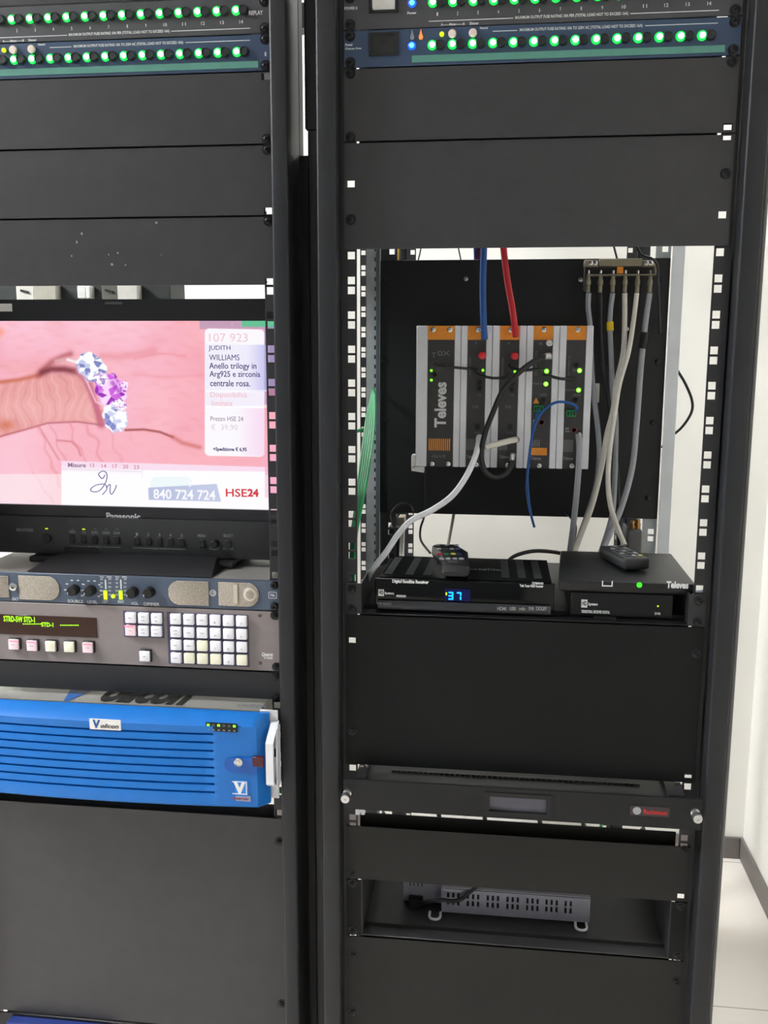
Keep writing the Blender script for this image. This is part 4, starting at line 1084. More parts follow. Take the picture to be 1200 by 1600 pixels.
        if i >= 3:
            x, y = (841, 638) if i == 3 else (892, 645.5)
            q = P2(x, y); MG = mat('terminal_green', (0, 150, 70), .35)
            o = MB().box(q.x-.0070, q.x+.0070, ye-.009, ye-.0001, q.z-.0048, q.z+.0048, .0008).build('terminal_block', MG, t, label='green terminal block')
            for s in (-1, 0, 1): MB().box(q.x+s*.0044-.0014, q.x+s*.0044+.0014, ye-.0096, ye-.0091, q.z-.003, q.z+.003).build('terminal_slot', M_deep, o)
            x, y = (846, 660) if i == 3 else (897, 672)
            q = P2(x, y); MB().lathe((q.x, ye, q.z), [(.0044, 0), (.0044, .0003), (.0034, .0003), (.0034, 0)], seg=20).build('printed_circle', mat('dull_red_print', (150, 90, 80), .5), t)
            L.box(q.x-.013, q.x-.0065, ye-.0003, ye-.0001, q.z-.003, q.z-.001); L.box(q.x-.013, q.x-.0075, ye-.0003, ye-.0001, q.z+.0008, q.z+.0034)
        L.build('printed_lettering', M_grey_print, t)
# hanging bracket under the first module
t = thing('module_bracket', (P2(650, 730).x, MY, P2(650, 735).z), 'white plastic bracket at the lower left corner of the modules', 'bracket')
q = P2(651, 715); b = MB(); b.box(q.x-.0085, q.x-.0006, MY+.002, MY+.02, P2(650, 733).z, P2(650, 711).z, .002, 2); b.hexa([(q.x-.008, MY+.002, mzb-.0075), (q.x+.011, MY+.002, mzb-.010), (q.x+.011, MY+.02, mzb-.010), (q.x-.008, MY+.02, mzb-.0075), (q.x-.008, MY+.002, mzb-.0008), (q.x+.011, MY+.002, mzb-.0008), (q.x+.011, MY+.02, mzb-.0008), (q.x-.008, MY+.02, mzb-.0008)])
b.build('body', M_white, t)

# ------------------------------------------------------------------ splitter with taps (upper right of the plate)
SPY = .375
t = thing('signal_splitter', (at(970, 430, SPY).x, SPY, at(970, 430, SPY).z), 'steel splitter bracket at the upper right of the black plate', 'splitter')
def pbox(mb, x0, y0, x1, y1, ya, yb, bev=.0005):
    a = at(x0, y1, ya); b = at(x1, y0, ya); mb.box(a.x, b.x, ya, yb, a.z, b.z, bev); return mb
M_dull = mat('dull_tin', (150, 142, 122), .45, .5)
pbox(MB(), 936, 404, 1004, 416, SPY-.006, SPY+.012).build('housing', M_dull, t)
pbox(MB(), 913, 406, 935.5, 417, SPY-.004, SPY+.015).build('end_block', M_dull, t)
pbox(MB(), 1004.5, 406, 1024, 416, SPY-.004, SPY+.015).build('end_block', M_dull, t)
pbox(MB(), 918, 428, 1026, 430.5, SPY-.010, SPY+.015, .0003).build('tap_bar', M_dull, t)
pbox(MB(), 1022.5, 416.5, 1026, 427.5, SPY-.010, SPY+.012, .0003).build('side_bar', M_dull, t)
pbox(MB(), 912, 417.5, 916, 454, SPY-.004, SPY+.012, .0003).build('side_bar', mat('dark_tin', (80, 78, 72), .4, .6), t)
pbox(MB(), 964, 416.5, 974, 427.5, SPY-.006, SPY-.001, .0003).build('orange_tag', M_orange, t)
taps = (919.5, 938.5, 958, 977, 996.5, 1016)
for x in taps:
    a = at(x, 431, SPY-.002); b = at(x, 457, SPY-.002)
    MB().lathe((a.x, SPY-.002, a.z), [(.0034, 0), (.0034, .006), (.0046, .0065), (.0046, .014), (.0036, .015), (.0036, a.z-b.z), (0, a.z-b.z)], axis=(0, 0, -1), seg=12).build('tap_connector', M_dull, t)
    MB().lathe((a.x, SPY-.002, a.z+.0035), [(.0026, 0), (.0026, .005), (0, .006)], axis=(0, 0, 1), seg=10).build('tap_screw', M_steel, t)
for x, y in ((923, 411), (930, 411), (1010, 411), (1017, 411)):
    q = at(x, y, SPY-.004); put('screw', ME_bright_screw, (q.x, SPY-.0041, q.z), t)
def ZP(lst): return [at(x, y, d) for x, y, d in lst]
D1 = SPY-.002
cable('coaxial_cable', ZP([(919.5, 458, D1), (919, 482, D1), (922, 510, D1-.002), (924, 560, .366), (927, 610, .36), (934, 670, .34), (936, 715, .32), (930, 765, .31), (910, 825, .29), (893, 870, .275)]), .0044, M_cgrey, 'grey coaxial cable from the leftmost splitter tap, passing behind the rightmost module')
cable('coaxial_cable', ZP([(938.5, 458, D1), (939, 520, D1), (943, 575, .36), (951, 620, .368), (957, 680, .366), (964, 740, .364), (966, 800, .362), (966, 860, .36)]), .0040, M_cblack, 'black coaxial cable from the second splitter tap')
c = cable('coaxial_cable', ZP([(957, 458, D1), (953, 500, D1), (955, 560, .362), (957, 610, .355), (962, 650, .345), (962, 700, .335), (960, 760, .33), (957, 800, .325), (948, 835, .32), (936, 870, .30)]), .0044, M_cgrey, 'grey coaxial cable with a yellow band from the third splitter tap')
MB().tube(ZP([(953.1, 503, D1-.0002), (953.2, 510, D1-.0010), (953.5, 517, D1-.0020)]), .0058, 12).build('yellow_band', mat('yellow_tape', (235, 200, 20), .5), c)
cable('coaxial_cable', ZP([(976, 458, D1), (976, 500, D1), (974, 550, .35), (963, 600, .34), (958, 640, .33), (948, 680, .31), (940, 730, .29), (925, 790, .26), (906, 840, .24), (894, 872, .22)]), .0044, M_beige, 'cream coaxial cable from the fourth splitter tap')
cable('coaxial_cable', ZP([(995, 458, D1), (990, 500, D1-.004), (982, 550, .335), (968, 600, .325), (960, 650, .31), (953, 700, .29), (950, 750, .26), (954, 790, .22), (965, 825, .19), (976, 852, .17)]), .0040, M_beige, 'cream coaxial cable from the fifth splitter tap, ending above the right receiver')
c = cable('coaxial_cable', ZP([(1015, 458, D1), (1009, 500, D1), (1004, 545, .355), (1000, 590, .345), (995, 660, .33), (988, 730, .31), (972, 790, .28), (955, 830, .25), (938, 866, .22)]), .0048, M_cgrey, 'thick grey coaxial cable from the rightmost splitter tap')
MB().tube(ZP([(1007.5, 520, .3585), (1005.5, 532, .3565), (1003, 545, .3545)]), .0062, 10).build('tape_wrap', M_deep, c)
q = at(1005, 420, .365)
cable('thin_wire', ZP([(994, 384, .37), (1003, 398, .366), (1018, 404, .358), (1027, 415, .352), (1028, 440, .36), (1031, 520, .38)]), .0022, M_cblack, 'thin dark wire arching over the right end of the splitter')
# white clip on plate
pbox(MB(), 928, 599, 937, 629, PY-.012, PY-.0005).build('cable_clip', M_white, label='small white clip on the plate right of the modules', cat='clip')

# ------------------------------------------------------------------ cables at the modules
ye = MY-.02
cable('blue_cable', ZP([(757, 330, .16), (756, 390, .165), (754.5, 450, .168), (755.5, 500, .165), (757, 530, .166)]), .0050, M_cblue, 'flat blue cable dropping from above into the second module', ends=(('b', .014, .0042, M_cblack),))
cable('red_cable', ZP([(782, 330, .16), (787, 390, .165), (793, 440, .168), (801, 485, .165), (806, 526, .166)]), .0050, M_cred, 'red cable dropping from above into the middle module', ends=(('b', .014, .0042, M_cblack),))
cable('blue_cable', ZP([(743, 370, .50), (744, 400, .50), (745, 430, .50)]), .0045, mat('navy_cable', (30, 34, 110), .4), 'dark blue cable behind the top edge of the plate')
cable('red_cable', ZP([(752, 370, .50), (750, 400, .50), (749, 430, .50)]), .0045, mat('crimson_cable', (120, 14, 40), .4), 'dark red cable behind the top edge of the plate')
cable('link_wire', ZP([(680, 571, ye+.018), (686, 571, ye+.004), (710, 574, ye), (735, 576.5, ye+.004), (745, 578, ye+.018)]), .0020, M_cblack, 'thin black link wire from the widest module to the second')
cable('link_wire', ZP([(744, 583, ye+.018), (750, 586, ye+.004), (768, 590.5, ye), (785, 590, ye+.004), (797, 586, ye+.018)]), .0020, M_cblack, 'thin black link wire from the second module to the middle one')
cable('link_wire', ZP([(796, 571, ye+.018), (801, 575, ye+.004), (818, 578.5, ye), (838, 577, ye+.004), (848, 578, ye+.018)]), .0022, M_cblack, 'thin black link wire from the middle module to the fourth')
cable('link_wire', ZP([(850, 586, ye+.018), (858, 587, ye+.004), (868, 590, ye), (880, 592, ye+.004), (898, 592, ye+.018)]), .0022, M_cblack, 'thin black link wire from the fourth module to the rightmost')
cable('coaxial_cable', ZP([(858, 556, MY-.012), (848, 558, MY-.020), (832, 566, MY-.028), (808, 585, MY-.036), (785, 612, MY-.036), (770, 645, MY-.034), (757, 680, MY-.032), (752, 712, MY-.03), (758, 736, MY-.028), (773, 746, MY-.026), (790, 741, MY-.022), (799, 725, MY-.016), (801, 710, MY-.010)]), .0040, M_cblack, 'thick black coaxial loop across the front of the modules', ends=(('b', .012, .0048, M_steel), ('a', .012, .0050, M_steel)))
cable('network_cable', ZP([(749, 683, MY-.010), (748, 692, MY-.022), (742, 715, MY-.040), (728, 745, MY-.055), (706, 775, MY-.065), (675, 797, MY-.075), (643, 813, MY-.085), (622, 835, MY-.095), (604, 862, MY-.105), (585, 886, MY-.110), (575, 902, MY-.105), (573, 908, MY-.10)]), .0046, M_cwhite, 'white cable curving from the second module down to the shelf', ends=(('a', .014, .0052, M_alu),))
cable('connector_lead', ZP([(758, 699, MY-.030), (780, 693, MY-.024), (800, 688, MY-.014), (808, 687, MY-.006)]), .0046, M_beige, 'short cream lead plugged into the foot of the middle module', ends=(('b', .010, .0050, M_steel),))
cable('blue_wire', ZP([(899, 643, MY-.010), (901, 636, MY-.018), (888, 629.5, MY-.024), (870, 628.5, MY-.024), (853, 638, MY-.024), (840, 655, MY-.024), (832, 680, MY-.024), (827, 712, MY-.022), (824, 745, MY-.020), (826, 780, MY-.02), (830, 805, MY-.02), (835, 824, MY-.02)]), .0019, M_cblue, 'thin blue wire arching from the rightmost module and hanging loose')
cable('blue_wire', ZP([(842, 639, MY-.012), (838, 652, MY-.020), (833, 672, MY-.0205), (829, 700, MY-.018), (825, 735, MY-.016), (823, 765, MY-.016), (828, 800, MY-.016)]), .0017, M_cblue, 'thin blue wire hanging from the green block of the fourth module')
cable('coaxial_cable', ZP([(903, 679, MY-.008), (905, 690, MY-.018), (905, 715, MY-.022), (902, 760, MY-.02), (897, 810, MY-.01), (892, 850, MY+.01), (889, 872, MY+.02)]), .0046, M_cgrey, 'grey coaxial cable dropping from the foot of the rightmost module', ends=(('a', .014, .0052, M_steel),))
# plugs into the jack of the widest module etc.
cable('black_wire', ZP([(665, 738, .385), (665, 770, .385), (663, 805, .385), (657, 826, .36), (658, 845, .33), (672, 864, .28)]), .0020, M_cblack, 'thin black wire dangling below the plate left of the remote')
cable('grey_wire', ZP([(711, 790, .42), (707, 815, .42), (701, 848, .40), (697, 880, .36)]), .0028, mat('khaki_cable', (120, 118, 106), .5), 'thin khaki wire dropping behind the remote control')
cable('black_cable', ZP([(790, 880, .18), (806, 868, .19), (835, 861, .20), (868, 863, .21), (886, 868, .215)]), .0030, M_cblack, 'black lead bowing between the two receivers')
cable('black_wire', ZP([(884, 800, .40), (895, 812, .38), (899, 830, .35), (890, 868, .24)]), .0030, M_cblack, 'thin black wire behind the grey cables below the modules')
cable('black_wire', ZP([(1062, 370, .52), (1059, 420, .52), (1062, 470, .52), (1058, 520, .52), (1052, 555, .52), (1053, 590, .52), (1046, 588, .50)]), .0022, M_cblack, 'thin black wire beside the right galvanised upright')
cable('black_wire', ZP([(1046, 540, .50), (1054, 570, .48), (1070, 598, .47), (1081, 625, .47), (1080, 645, .47), (1065, 668, .48), (1044, 686, .50), (1034, 700, .50)]), .0024, M_cblack, 'black wire looping out to the right of the galvanised upright')
cable('black_wire', ZP([(1031, 820, .52), (1030, 838, .52), (1036, 848, .52), (1030, 855, .52), (1029, 872, .52)]), .0022, M_cblack, 'short black wire with a knot at the foot of the right upright')
cable('yellow_wire', ZP([(620, 370, .60), (623, 392, .60), (621, 415, .60)]), .0025, mat('ochre_cable', (170, 130, 30), .5), 'ochre wire above the top left of the plate')
cable('thin_wire', ZP([(661, 370, .60), (656, 396, .60), (650, 420, .60)]), .0014, M_cblack, 'thin dark wire above the plate, left of the blue cable')
cable('thin_wire', ZP([(713, 370, .60), (718, 396, .60), (723, 420, .60)]), .0014, M_cblack, 'thin dark wire just left of the blue cable above the plate')
cable('thin_wire', ZP([(955, 370, .60), (962, 396, .60), (968, 420, .60)]), .0020, M_cblack, 'dark wire behind the splitter above the plate')
# green patch bundle, seen through the left slot
for i in range(5):
    o_ = i*4.4 - 3
    dd_ = i*.0047
    cable('patch_cable', ZP([(a_, b_, c_-dd_) for a_, b_, c_ in [(583.5+o_*.12, 607+i*2, .392), (581+o_*.35, 622, .36), (575+o_*.7, 655, .28), (569+o_*.8, 700, .20), (562+o_*.7, 755, .14), (556+o_*.5, 800, .10), (551+o_*.4, 835, .075), (549+o_*.3, 880, .06), (547+o_*.3, 925, .055)]]), .0022, M_cgreen,
          'green patch cable in the bundle beside the left galvanised upright', group='green patch cables left of the plate')
cable('patch_cable', ZP([(586, 662, .38), (575, 668, .30), (560, 673, .24), (548, 676, .20)]), .0026, M_cgreen, 'single green cable crossing in front of the green bundle')

# ------------------------------------------------------------------ things below the plate at the back
t = thing('power_adapter', (at(985, 850, .30).x, .33, at(985, 868, .30).z), 'grey box with brass connectors behind the right receiver', 'adapter')
pbox(MB(), 980, 829, 1004, 872, .33, .37, .002).build('body', mat('adapter_grey', (104, 104, 104), .5), t)
pbox(MB(), 970, 820, 979, 872, .34, .36, .001).build('side_body', M_cgrey, t)
M_brass = mat('brass', (170, 130, 80), .35, .8)
for x, y in ((988, 824), (996, 822)):
    a = at(x, y+4, .345); MB().lathe((a.x, .345, a.z), [(.005, 0), (.005, .009), (.004, .010), (.004, .016), (0, .016)], axis=(0, 0, 1), seg=12).build('connector', M_brass, t)
t = thing('power_adapter', (at(620, 850, .42).x, .44, at(620, 870, .42).z), 'black box with metal terminals below the left end of the plate', 'adapter')
pbox(MB(), 607, 823, 628, 880, .43, .48, .002).build('body', M_dark, t)
pbox(MB(), 622, 808, 632, 822, .44, .47, .001).build('terminal', M_dull, t); pbox(MB(), 612, 808, 619, 822, .44, .47, .001).build('terminal', M_deep, t)
cable('black_wire', ZP([(614, 822, .42), (610, 805, .36), (618, 792, .36), (630, 786, .36), (641, 789, .36), (646, 798, .38)]), .0014, M_cblack, 'thin black wire arching at the lower left of the plate')
for i, px in enumerate((626, 630)):
    cable('grey_wire', ZP([(px+1, 826, .425), (px, 850, .42), (px-1, 880, .40)]), .0022, M_beige if i == 0 else M_white, '%s wire beside the black box below the plate' % ('cream' if i == 0 else 'white'))

# ------------------------------------------------------------------ shelf with receivers (k 10-11)
t = thing('equipment_shelf', (.2325, 0, K(11)), 'black cantilever shelf holding the two receivers and their remotes', 'shelf')
sf = K(11)+.0022
for x0, x1, xs_ in ((-.0087, .0115, .0115), (RHX-.0115, RHX+.0087, RHX-.0135)):
    MB().perf(x0, x1, K(11)+.0008, K(10)-.0008, -.003, -.001, []).build('ear', M_rail, t)
    MB().hexa([(xs_, -.003, sf), (xs_+.002, -.003, sf), (xs_+.002, .30, sf), (xs_, .30, sf), (xs_, -.003, K(10)-.0008), (xs_+.002, -.003, K(10)-.0008), (xs_+.002, .08, K(10)-.0008), (xs_, .08, K(10)-.0008)]).build('side_bracket', M_rail, t)
MB().box(.0115, RHX-.0115, -.003, .35, K(11)+.0006, sf, .0004).build('tray', mat('shelf_black', (25, 26, 28), .4, spec=.3), t)
screws(t, ((0, kz(10, LHo)-.003), (0, kz(11, UH)), (RHX, kz(10, LHo)-.003), (RHX, kz(11, UH))), -.003)
# glossy receiver
SX0, SX1 = .0300, .2768
bzz, tzz = sf+.003, -.4395+Z0
yF = .012
t = thing('satellite_receiver', ((SX0+SX1)/2, yF, sf), 'glossy black receiver with a blue digit display, left on the shelf', 'receiver')
b = MB()
b.hexa([(SX0+.006, yF+.006, bzz), (SX1-.004, yF+.006, bzz), (SX1-.004, .155, bzz), (SX0+.012, .155, bzz), (SX0+.006, yF+.006, tzz), (SX1-.004, yF+.006, tzz), (SX1-.004, .155, tzz), (SX0+.012, .155, tzz)])
b.build('case', mat('receiver_case', (12, 13, 14), .2, spec=.35), t)
MB().box(SX0, SX1, yF-.001, yF+.006, bzz+.004, tzz-.001, .0022, 3).build('front_panel', M_gloss, t, label='glossy black front')
MB().box(SX0+.004, SX1-.004, yF-.0055, yF-.001, bzz+.0, bzz+.0135, .002, 2).build('lower_lip', mat('lip_grey', (44, 46, 50), .25), t)
for x in (SX0+.02, SX1-.03):
    for y in (yF+.02, .135): MB().box(x, x+.012, y, y+.01, sf+.0001, bzz-.0001).build('foot', M_deep, t)
wy = yF-.0012
S = lambda px, py: at(px, py, wy)
q0, q1 = S(695, 938), S(735, 921)
dw = MB().box(q0.x, q1.x, wy-.0006, wy-.0001, q0.z, q1.z).build('display', mat('display_navy', (4, 6, 24), .1, noise=0, emis=(6, 16, 90), es=.5), t)
L = MB()
def seg7(mb, x0, x1, z0, z1, digit, y, th):
    zm = (z0+z1)/2; g = th*.3
    segs = {'a': (x0+g, x1-g, z1-th, z1), 'g': (x0+g, x1-g, zm-th/2, zm+th/2), 'd': (x0+g, x1-g, z0, z0+th), 'b': (x1-th, x1, zm+g, z1-g), 'c': (x1-th, x1, z0+g, zm-g), 'f': (x0, x0+th, zm+g, z1-g), 'e': (x0, x0+th, z0+g, zm-g)}
    for s_ in {'3': 'agdbc', '7': 'abc'}[digit]:
        a_, b_, c_, d_ = segs[s_]; mb.box(a_, b_, y-.0004, y, c_, d_)
for dg, xa_, xb_ in (('3', 700, 708.5), ('7', 713, 721)):
    seg7(L, S(xa_, 930).x, S(xb_, 930).x, S(705, 937).z, S(705, 924.5).z, dg, wy-.0007, .0021)
L.bm.verts.ensure_lookup_table()
L.build('display_digits', mat('digit_blue', (20, 130, 255), .3, noise=0, emis=(10, 150, 255), es=2.0), dw, label='glowing blue digits reading 37')
q = S(697.5, 927.5); MB().box(q.x-.001, q.x+.001, wy-.0011, wy-.0007, q.z-.002, q.z+.002).build('status_light', M_ledyel, dw)
L = MB()
ptext(L, 'Digital Satellite Receiver', 613, 907, 670, 912, wy-.0001, bold=.06)
for s, x0, y0, x1, y1 in (('System', 601, 925, 615.5, 929.5), ('TS7800HD', 831, 910, 849, 913), ('Twin Tuner HDD Receiver', 812, 914, 849, 917)): ptext(L, s, x0, y0, x1, y1, wy-.0001, bold=.03)
q0, q1 = S(591, 931), S(600, 921); L.box(q0.x, q1.x, wy-.0003, wy-.0001, q0.z, q1.z)
L.build('printed_lettering', M_print, t)
L = MB(); L.text('HD', q0.x+.001, q1.x-.001, q0.z+.0025, q1.z-.0015, wy-.0004, bold=.03); L.build('logo_lettering', M_deep, t)
L = MB(); ly = yF-.0056
for s, x0, x1 in (('HDMI', 777, 791), ('USB', 796, 806), ('mdio', 811, 821), ('DVB', 826, 834), ('DOLBY', 838, 855)): ptext(L, s, x0, 948.5, x1, 953.5, ly-.0001, bold=.03)
ptext(L, 'PVR READY', 590, 942, 612, 945, ly-.0001); L.build('lip_lettering', M_grey_print, t)
q0 = S(620, 931); MB().box(q0.x-.0005, q0.x+.013, wy-.0006, wy-.0001, q0.z-.0016, q0.z+.0014).build('usb_flap', mat('flap_silver', (190, 195, 205), .3), t)
L = MB(); zz = tzz
for s, x0 in ((0, .04), (.028, .07), (.05, .095), (.17, .205), (.195, .228), (.215, .25)):
    if x0 < .02: continue
    L = MB(); e_ = .004-.006*(x0 > .15)
    L.hexa([(x0, .035, zz+.0001), (x0+.011, .035, zz+.0001), (x0+.011+e_, .145, zz+.0001), (x0+e_, .145, zz+.0001), (x0, .035, zz+.0004), (x0+.011, .035, zz+.0004), (x0+.011+e_, .145, zz+.0004), (x0+e_, .145, zz+.0004)])
    L.build('vent_stripe', mat('vent_grey', (42, 46, 48), .4), t)
L = MB(); a_ = atz(733, 890, zz); b_ = atz(783, 884, zz); L.text('satelite', a_.x, b_.x, a_.y-.004, a_.y+.012, zz+.0002, plane='top', bold=.02); L.build('top_lettering', M_dim_print, t)

# remote control on the receiver
rz = tzz+.0004; 
t = thing('remote_control', (.128, .08, rz), 'black remote control with coloured keys lying on the glossy receiver', 'remote')
b = MB(); n0 = atz(692, 880, rz+.0215); n1 = atz(734, 880, rz+.0215); f0 = atz(673, 850, rz+.0245); f1 = atz(721, 848, rz+.0245)
Y0, Y1 = .006, .150
prof = [(Y0, n0.x+.001, n1.x-.001, .012), (Y0+.006, n0.x-.001, n1.x+.001, .020), (.03, n0.x-.001, n1.x, .0220), (.06, n0.x-.0035, n1.x-.002, .0222), (.10, n0.x-.010, n1.x-.004, .0225), (.135, f0.x+.001, f1.x-.002, .023), (Y1, f0.x+.006, f1.x-.006, .021)]
rings = []
for y, xa_, xb_, h_ in prof:
    w_ = xb_-xa_
    base = 0.0 if y > .02 else (.004 if y > Y0 else .007)
    rings.append([b.bm.verts.new(p) for p in ((xa_+w_*.12, y, rz+base), (xb_-w_*.12, y, rz+base), (xb_, y, rz+base+(h_-base)*.4), (xb_-w_*.03, y, rz+h_*.9), (xb_-w_*.12, y, rz+h_), (xa_+w_*.12, y, rz+h_), (xa_+w_*.03, y, rz+h_*.9), (xa_, y, rz+base+(h_-base)*.4))])
F = []
for r0, r1 in zip(rings[:-1], rings[1:]):
    for k in range(8): F.append(b.bm.faces.new([r0[k], r0[(k+1) % 8], r1[(k+1) % 8], r1[k]]))
F.append(b.bm.faces.new(rings[0])); F.append(b.bm.faces.new(rings[-1]))
bmesh.ops.recalc_face_normals(b.bm, faces=F)
b.build('body', mat('remote_black', (26, 27, 30), .35), t)
bt = rz+.0226
rows_ = [(880-.5, [(690, None)]), ]
grid = [(872, ((690, 'g'), (700, 'g'), (710.5, 'g'), (721, 'g'))), (864.5, ((687, 'r'), (697.5, 'G'), (708, 'y'), (717.5, 'b'))), (857, ((686, 'g'), (696, 'k'), (706, 'g'), (715, 'b'))), (851, ((684, 'g'), (698, 'g'), (713, 'g')))]
cm = {'g': M_cgrey, 'r': mat('btn_red', (220, 50, 80), .4), 'G': mat('btn_green', (40, 140, 100), .4), 'y': mat('btn_yellow', (225, 220, 90), .4), 'b': mat('btn_blue', (60, 70, 140), .4), 'k': mat('btn_dark', (66, 70, 80), .4)}
for py, rw in grid:
    for px, c in rw:
        q = atz(px, py, bt+.001); MB().lathe((q.x, q.y, bt-.001), [(.0036, 0), (.0036, .0018), (.0020, .0026), (0, .0028)], axis=(0, 0, 1), seg=12).build('button', cm[c], t)
L = MB(); a_ = atz(693, 878, rz+.0222); L.text('TECHNO', a_.x+.006, a_.x+.020, a_.y-.001, a_.y+.005, rz+.0223, plane='top'); L.build('brand_lettering', M_grey_print, t)

# tv box stack at right
t = thing('set_top_box', (.367, .012, sf), 'small flat black box underneath the wider black receiver on the shelf', 'set-top box')
ux0, ux1, uz0, uz1 = .2990, .4345, sf+.0032, -.4505+Z0
MB().box(ux0, ux1, .012, .150, uz0, uz1, .0012).build('case', mat('box_black', (17, 18, 20), .4, spec=.25), t)
for x in (ux0+.01, ux1-.02):
    for y in (.02, .13): MB().box(x, x+.01, y, y+.01, sf+.0001, uz0-.0001).build('foot', M_deep, t)
MB().box(.33, .36, .006, .0119, sf+.0001, sf+.0035).build('front_tab', M_dark, t)
wy2 = .0118; L = MB()
for s, x0, y0, x1, y1 in (('System', 919, 942, 934, 947), ('TERRESTRIAL RECEIVER DIGITAL', 908, 954.5, 953, 957.5), ('DVB', 1023, 957, 1032, 960.5)): ptext(L, s, x0, y0, x1, y1, wy2, bold=.03)
q0, q1 = at(908, 949, wy2), at(918, 937, wy2); L.box(q0.x, q1.x, wy2-.0003, wy2-.0001, q0.z, q1.z)
L.build('printed_lettering', M_print, t)
L = MB(); L.text('HD', q0.x+.001, q1.x-.001, q0.z+.003, q1.z-.002, wy2-.0004, bold=.03); L.build('logo_lettering', M_deep, t)
q = at(1028, 947, wy2); MB().cyl((q.x, .0119, q.z), .0012, .0008, seg=10).build('status_light', M_ledyel, t)
t = thing('television_receiver', (.37, .02, uz1), 'wide black receiver with white brand lettering stacked on the small box', 'receiver')
tz0, tz1 = uz1+.0006, Z0-.4300
b = MB(); tx0, tx1 = .2800, .4625
b.hexa([(tx0+.003, .010, tz0), (tx1-.003, .010, tz0), (tx1-.004, .19, tz0), (tx0+.016, .19, tz0), (tx0, .006, tz1-.004), (tx1, .006, tz1-.004), (tx1-.002, .185, tz1), (tx0+.014, .185, tz1)])
bmesh.ops.bevel(b.bm, geom=list(b.bm.edges), offset=.003, segments=3, affect='EDGES', profile=.5)
b.build('case', mat('tv_box_black', (25, 26, 28), .38, spec=.3), t)
wy3 = .0068; L = MB(); ptext(L, 'Televes', 1041, 909, 1076, 919, wy3-.0006, bold=.05); L.build('brand_lettering', M_print, t)
q = at(949.5, 911.5, wy3); MB().perf(q.x-.0075, q.x+.0065, q.z-.0042, q.z+.0035, wy3-.0006, wy3-.0001, [(q.x-.0062, q.x+.0052, q.z-.0028, q.z+.0035)]).build('port_frame', M_alu, t)
q = at(999, 914, wy3); MB().lathe((q.x, wy3, q.z), [(.0036, 0), (.0034, .0014), (0, .0026)], seg=14).build('led', mat('led_grass', (30, 220, 30), .3, noise=0, emis=(50, 240, 20), es=1.5), t)
# second remote
rb = tz1+.0006
t = thing('remote_control', (.37, .10, rb), 'dark grey remote lying on the wide receiver at the right', 'remote')
p0, p1 = Vector((.3925, .062, 0)), Vector((.366, .150, 0)); d = (p1-p0); ln = d.length; ang = math.atan2(d.x, d.y)
b = MB(); b.box(-.019, .019, 0, ln, rb, rb+.017, .004, 3)
bmesh.ops.rotate(b.bm, verts=b.bm.verts, cent=(0, 0, 0), matrix=Matrix.Rotation(-ang, 3, 'Z')); bmesh.ops.translate(b.bm, verts=b.bm.verts, vec=p0)
b.build('body', mat('remote_grey', (44, 46, 48), .4), t)
for i in range(5):
    for s in (-1, 0, 1):
        c = p0+d*((i+.8)/5.6)+Vector((math.cos(ang), -math.sin(ang), 0))*s*.010
        MB().box(c.x-.003, c.x+.003, c.y-.003, c.y+.003, rb+.0171, rb+.0185, .0006).build('button', mat('btn_olive', (190, 180, 90), .4) if (i == 0 and s == 1) else M_dim_print if (i+s) % 2 else M_cgrey, t)
# pale sliver added as the white highlight at the receiver's right corner
pbox(MB(), 1086, 922, 1102, 929, .004, .012, .0003).build('corner_highlight', M_alu, label='painted white highlight at the right end of the receiver shelf', cat='clip')

# ------------------------------------------------------------------ pull-out drawer (k 16-17)
DY = -.040; dz1, dz0 = Z0-.7160, Z0-.7600
t = thing('pull_out_drawer', (.2345, DY, dz0), 'black pull-out console drawer with a recessed pull and knurled knobs', 'drawer')
dx0, dx1 = -.0066, .4765
q0, q1 = at(757, 1277, DY), at(862, 1243, DY); q0.z = max(q0.z, dz0+.006)
MB().perf(dx0, dx1, dz0, dz1, DY, DY+.004, [(q0.x+.006, q1.x-.006, q0.z+.004, q1.z-.006)]).build('front_panel', mat('drawer_black', (27, 28, 30), .45, bump=.15, spec=.3), t)
MB().perf(q0.x, q1.x, q0.z-.001, q1.z, DY-.0015, DY-.0001, [(q0.x+.006, q1.x-.006, q0.z+.004, q1.z-.006)]).build('pull_frame', M_deep, t)
MB().box(q0.x+.0055, q1.x-.0055, DY+.0041, DY+.010, q0.z+.0035, q1.z-.0055).build('pull_recess', mat('recess_lilac', (92, 90, 102), .4), t, label='greyish recessed finger pull')
MB().box(.014, RHX-.014, DY+.0101, .40, dz0+.006, dz1-.010, .001).build('tray', M_dark, t)
for xa_, xb_ in ((.016, .098), (.335, .392)): MB().box(xa_, xb_, .30, .32, dz0-.032, dz0+.0055).build('underside_blocker', M_deep, t)  # added dark blockers that shorten the bright strip under the drawer
rd = MB()
for i in range(46):
    x = .055+i*.0076; rd.box(x, x+.0062, .012, .018, dz1-.0099, dz1-.0075)
rd.build('ridged_edge', M_panel, t)
for s, x in (('l', .0), ('r', .4705)):
    px_, pyy = (541, 1247) if s == 'l' else (1088, 1278)
    q = at(px_, pyy, DY-.012)
    xx = q.x
    k = MB().lathe((xx, DY-.0001, q.z+.003), [(.0058, 0), (.0058, .004), (.0036, .0045), (.0036, .012), (.0064, .0125), (.0066, .020), (.0058, .022), (.0015, .022), (.0012, .021), (0, .021)], seg=22)
    k.build('knob', M_steel, t, label='bright knurled knob')
q0, q1 = at(984, 1272, DY), at(1047, 1260, DY); q0.z, q1.z = at(1015, 1275, DY).z, at(1015, 1260, DY).z
bd = MB().prism(rrect(q0.x, q1.x, q0.z, q1.z, .002), DY-.0008, DY-.0001).build('badge', mat('badge_dark', (52, 44, 44), .4), t)
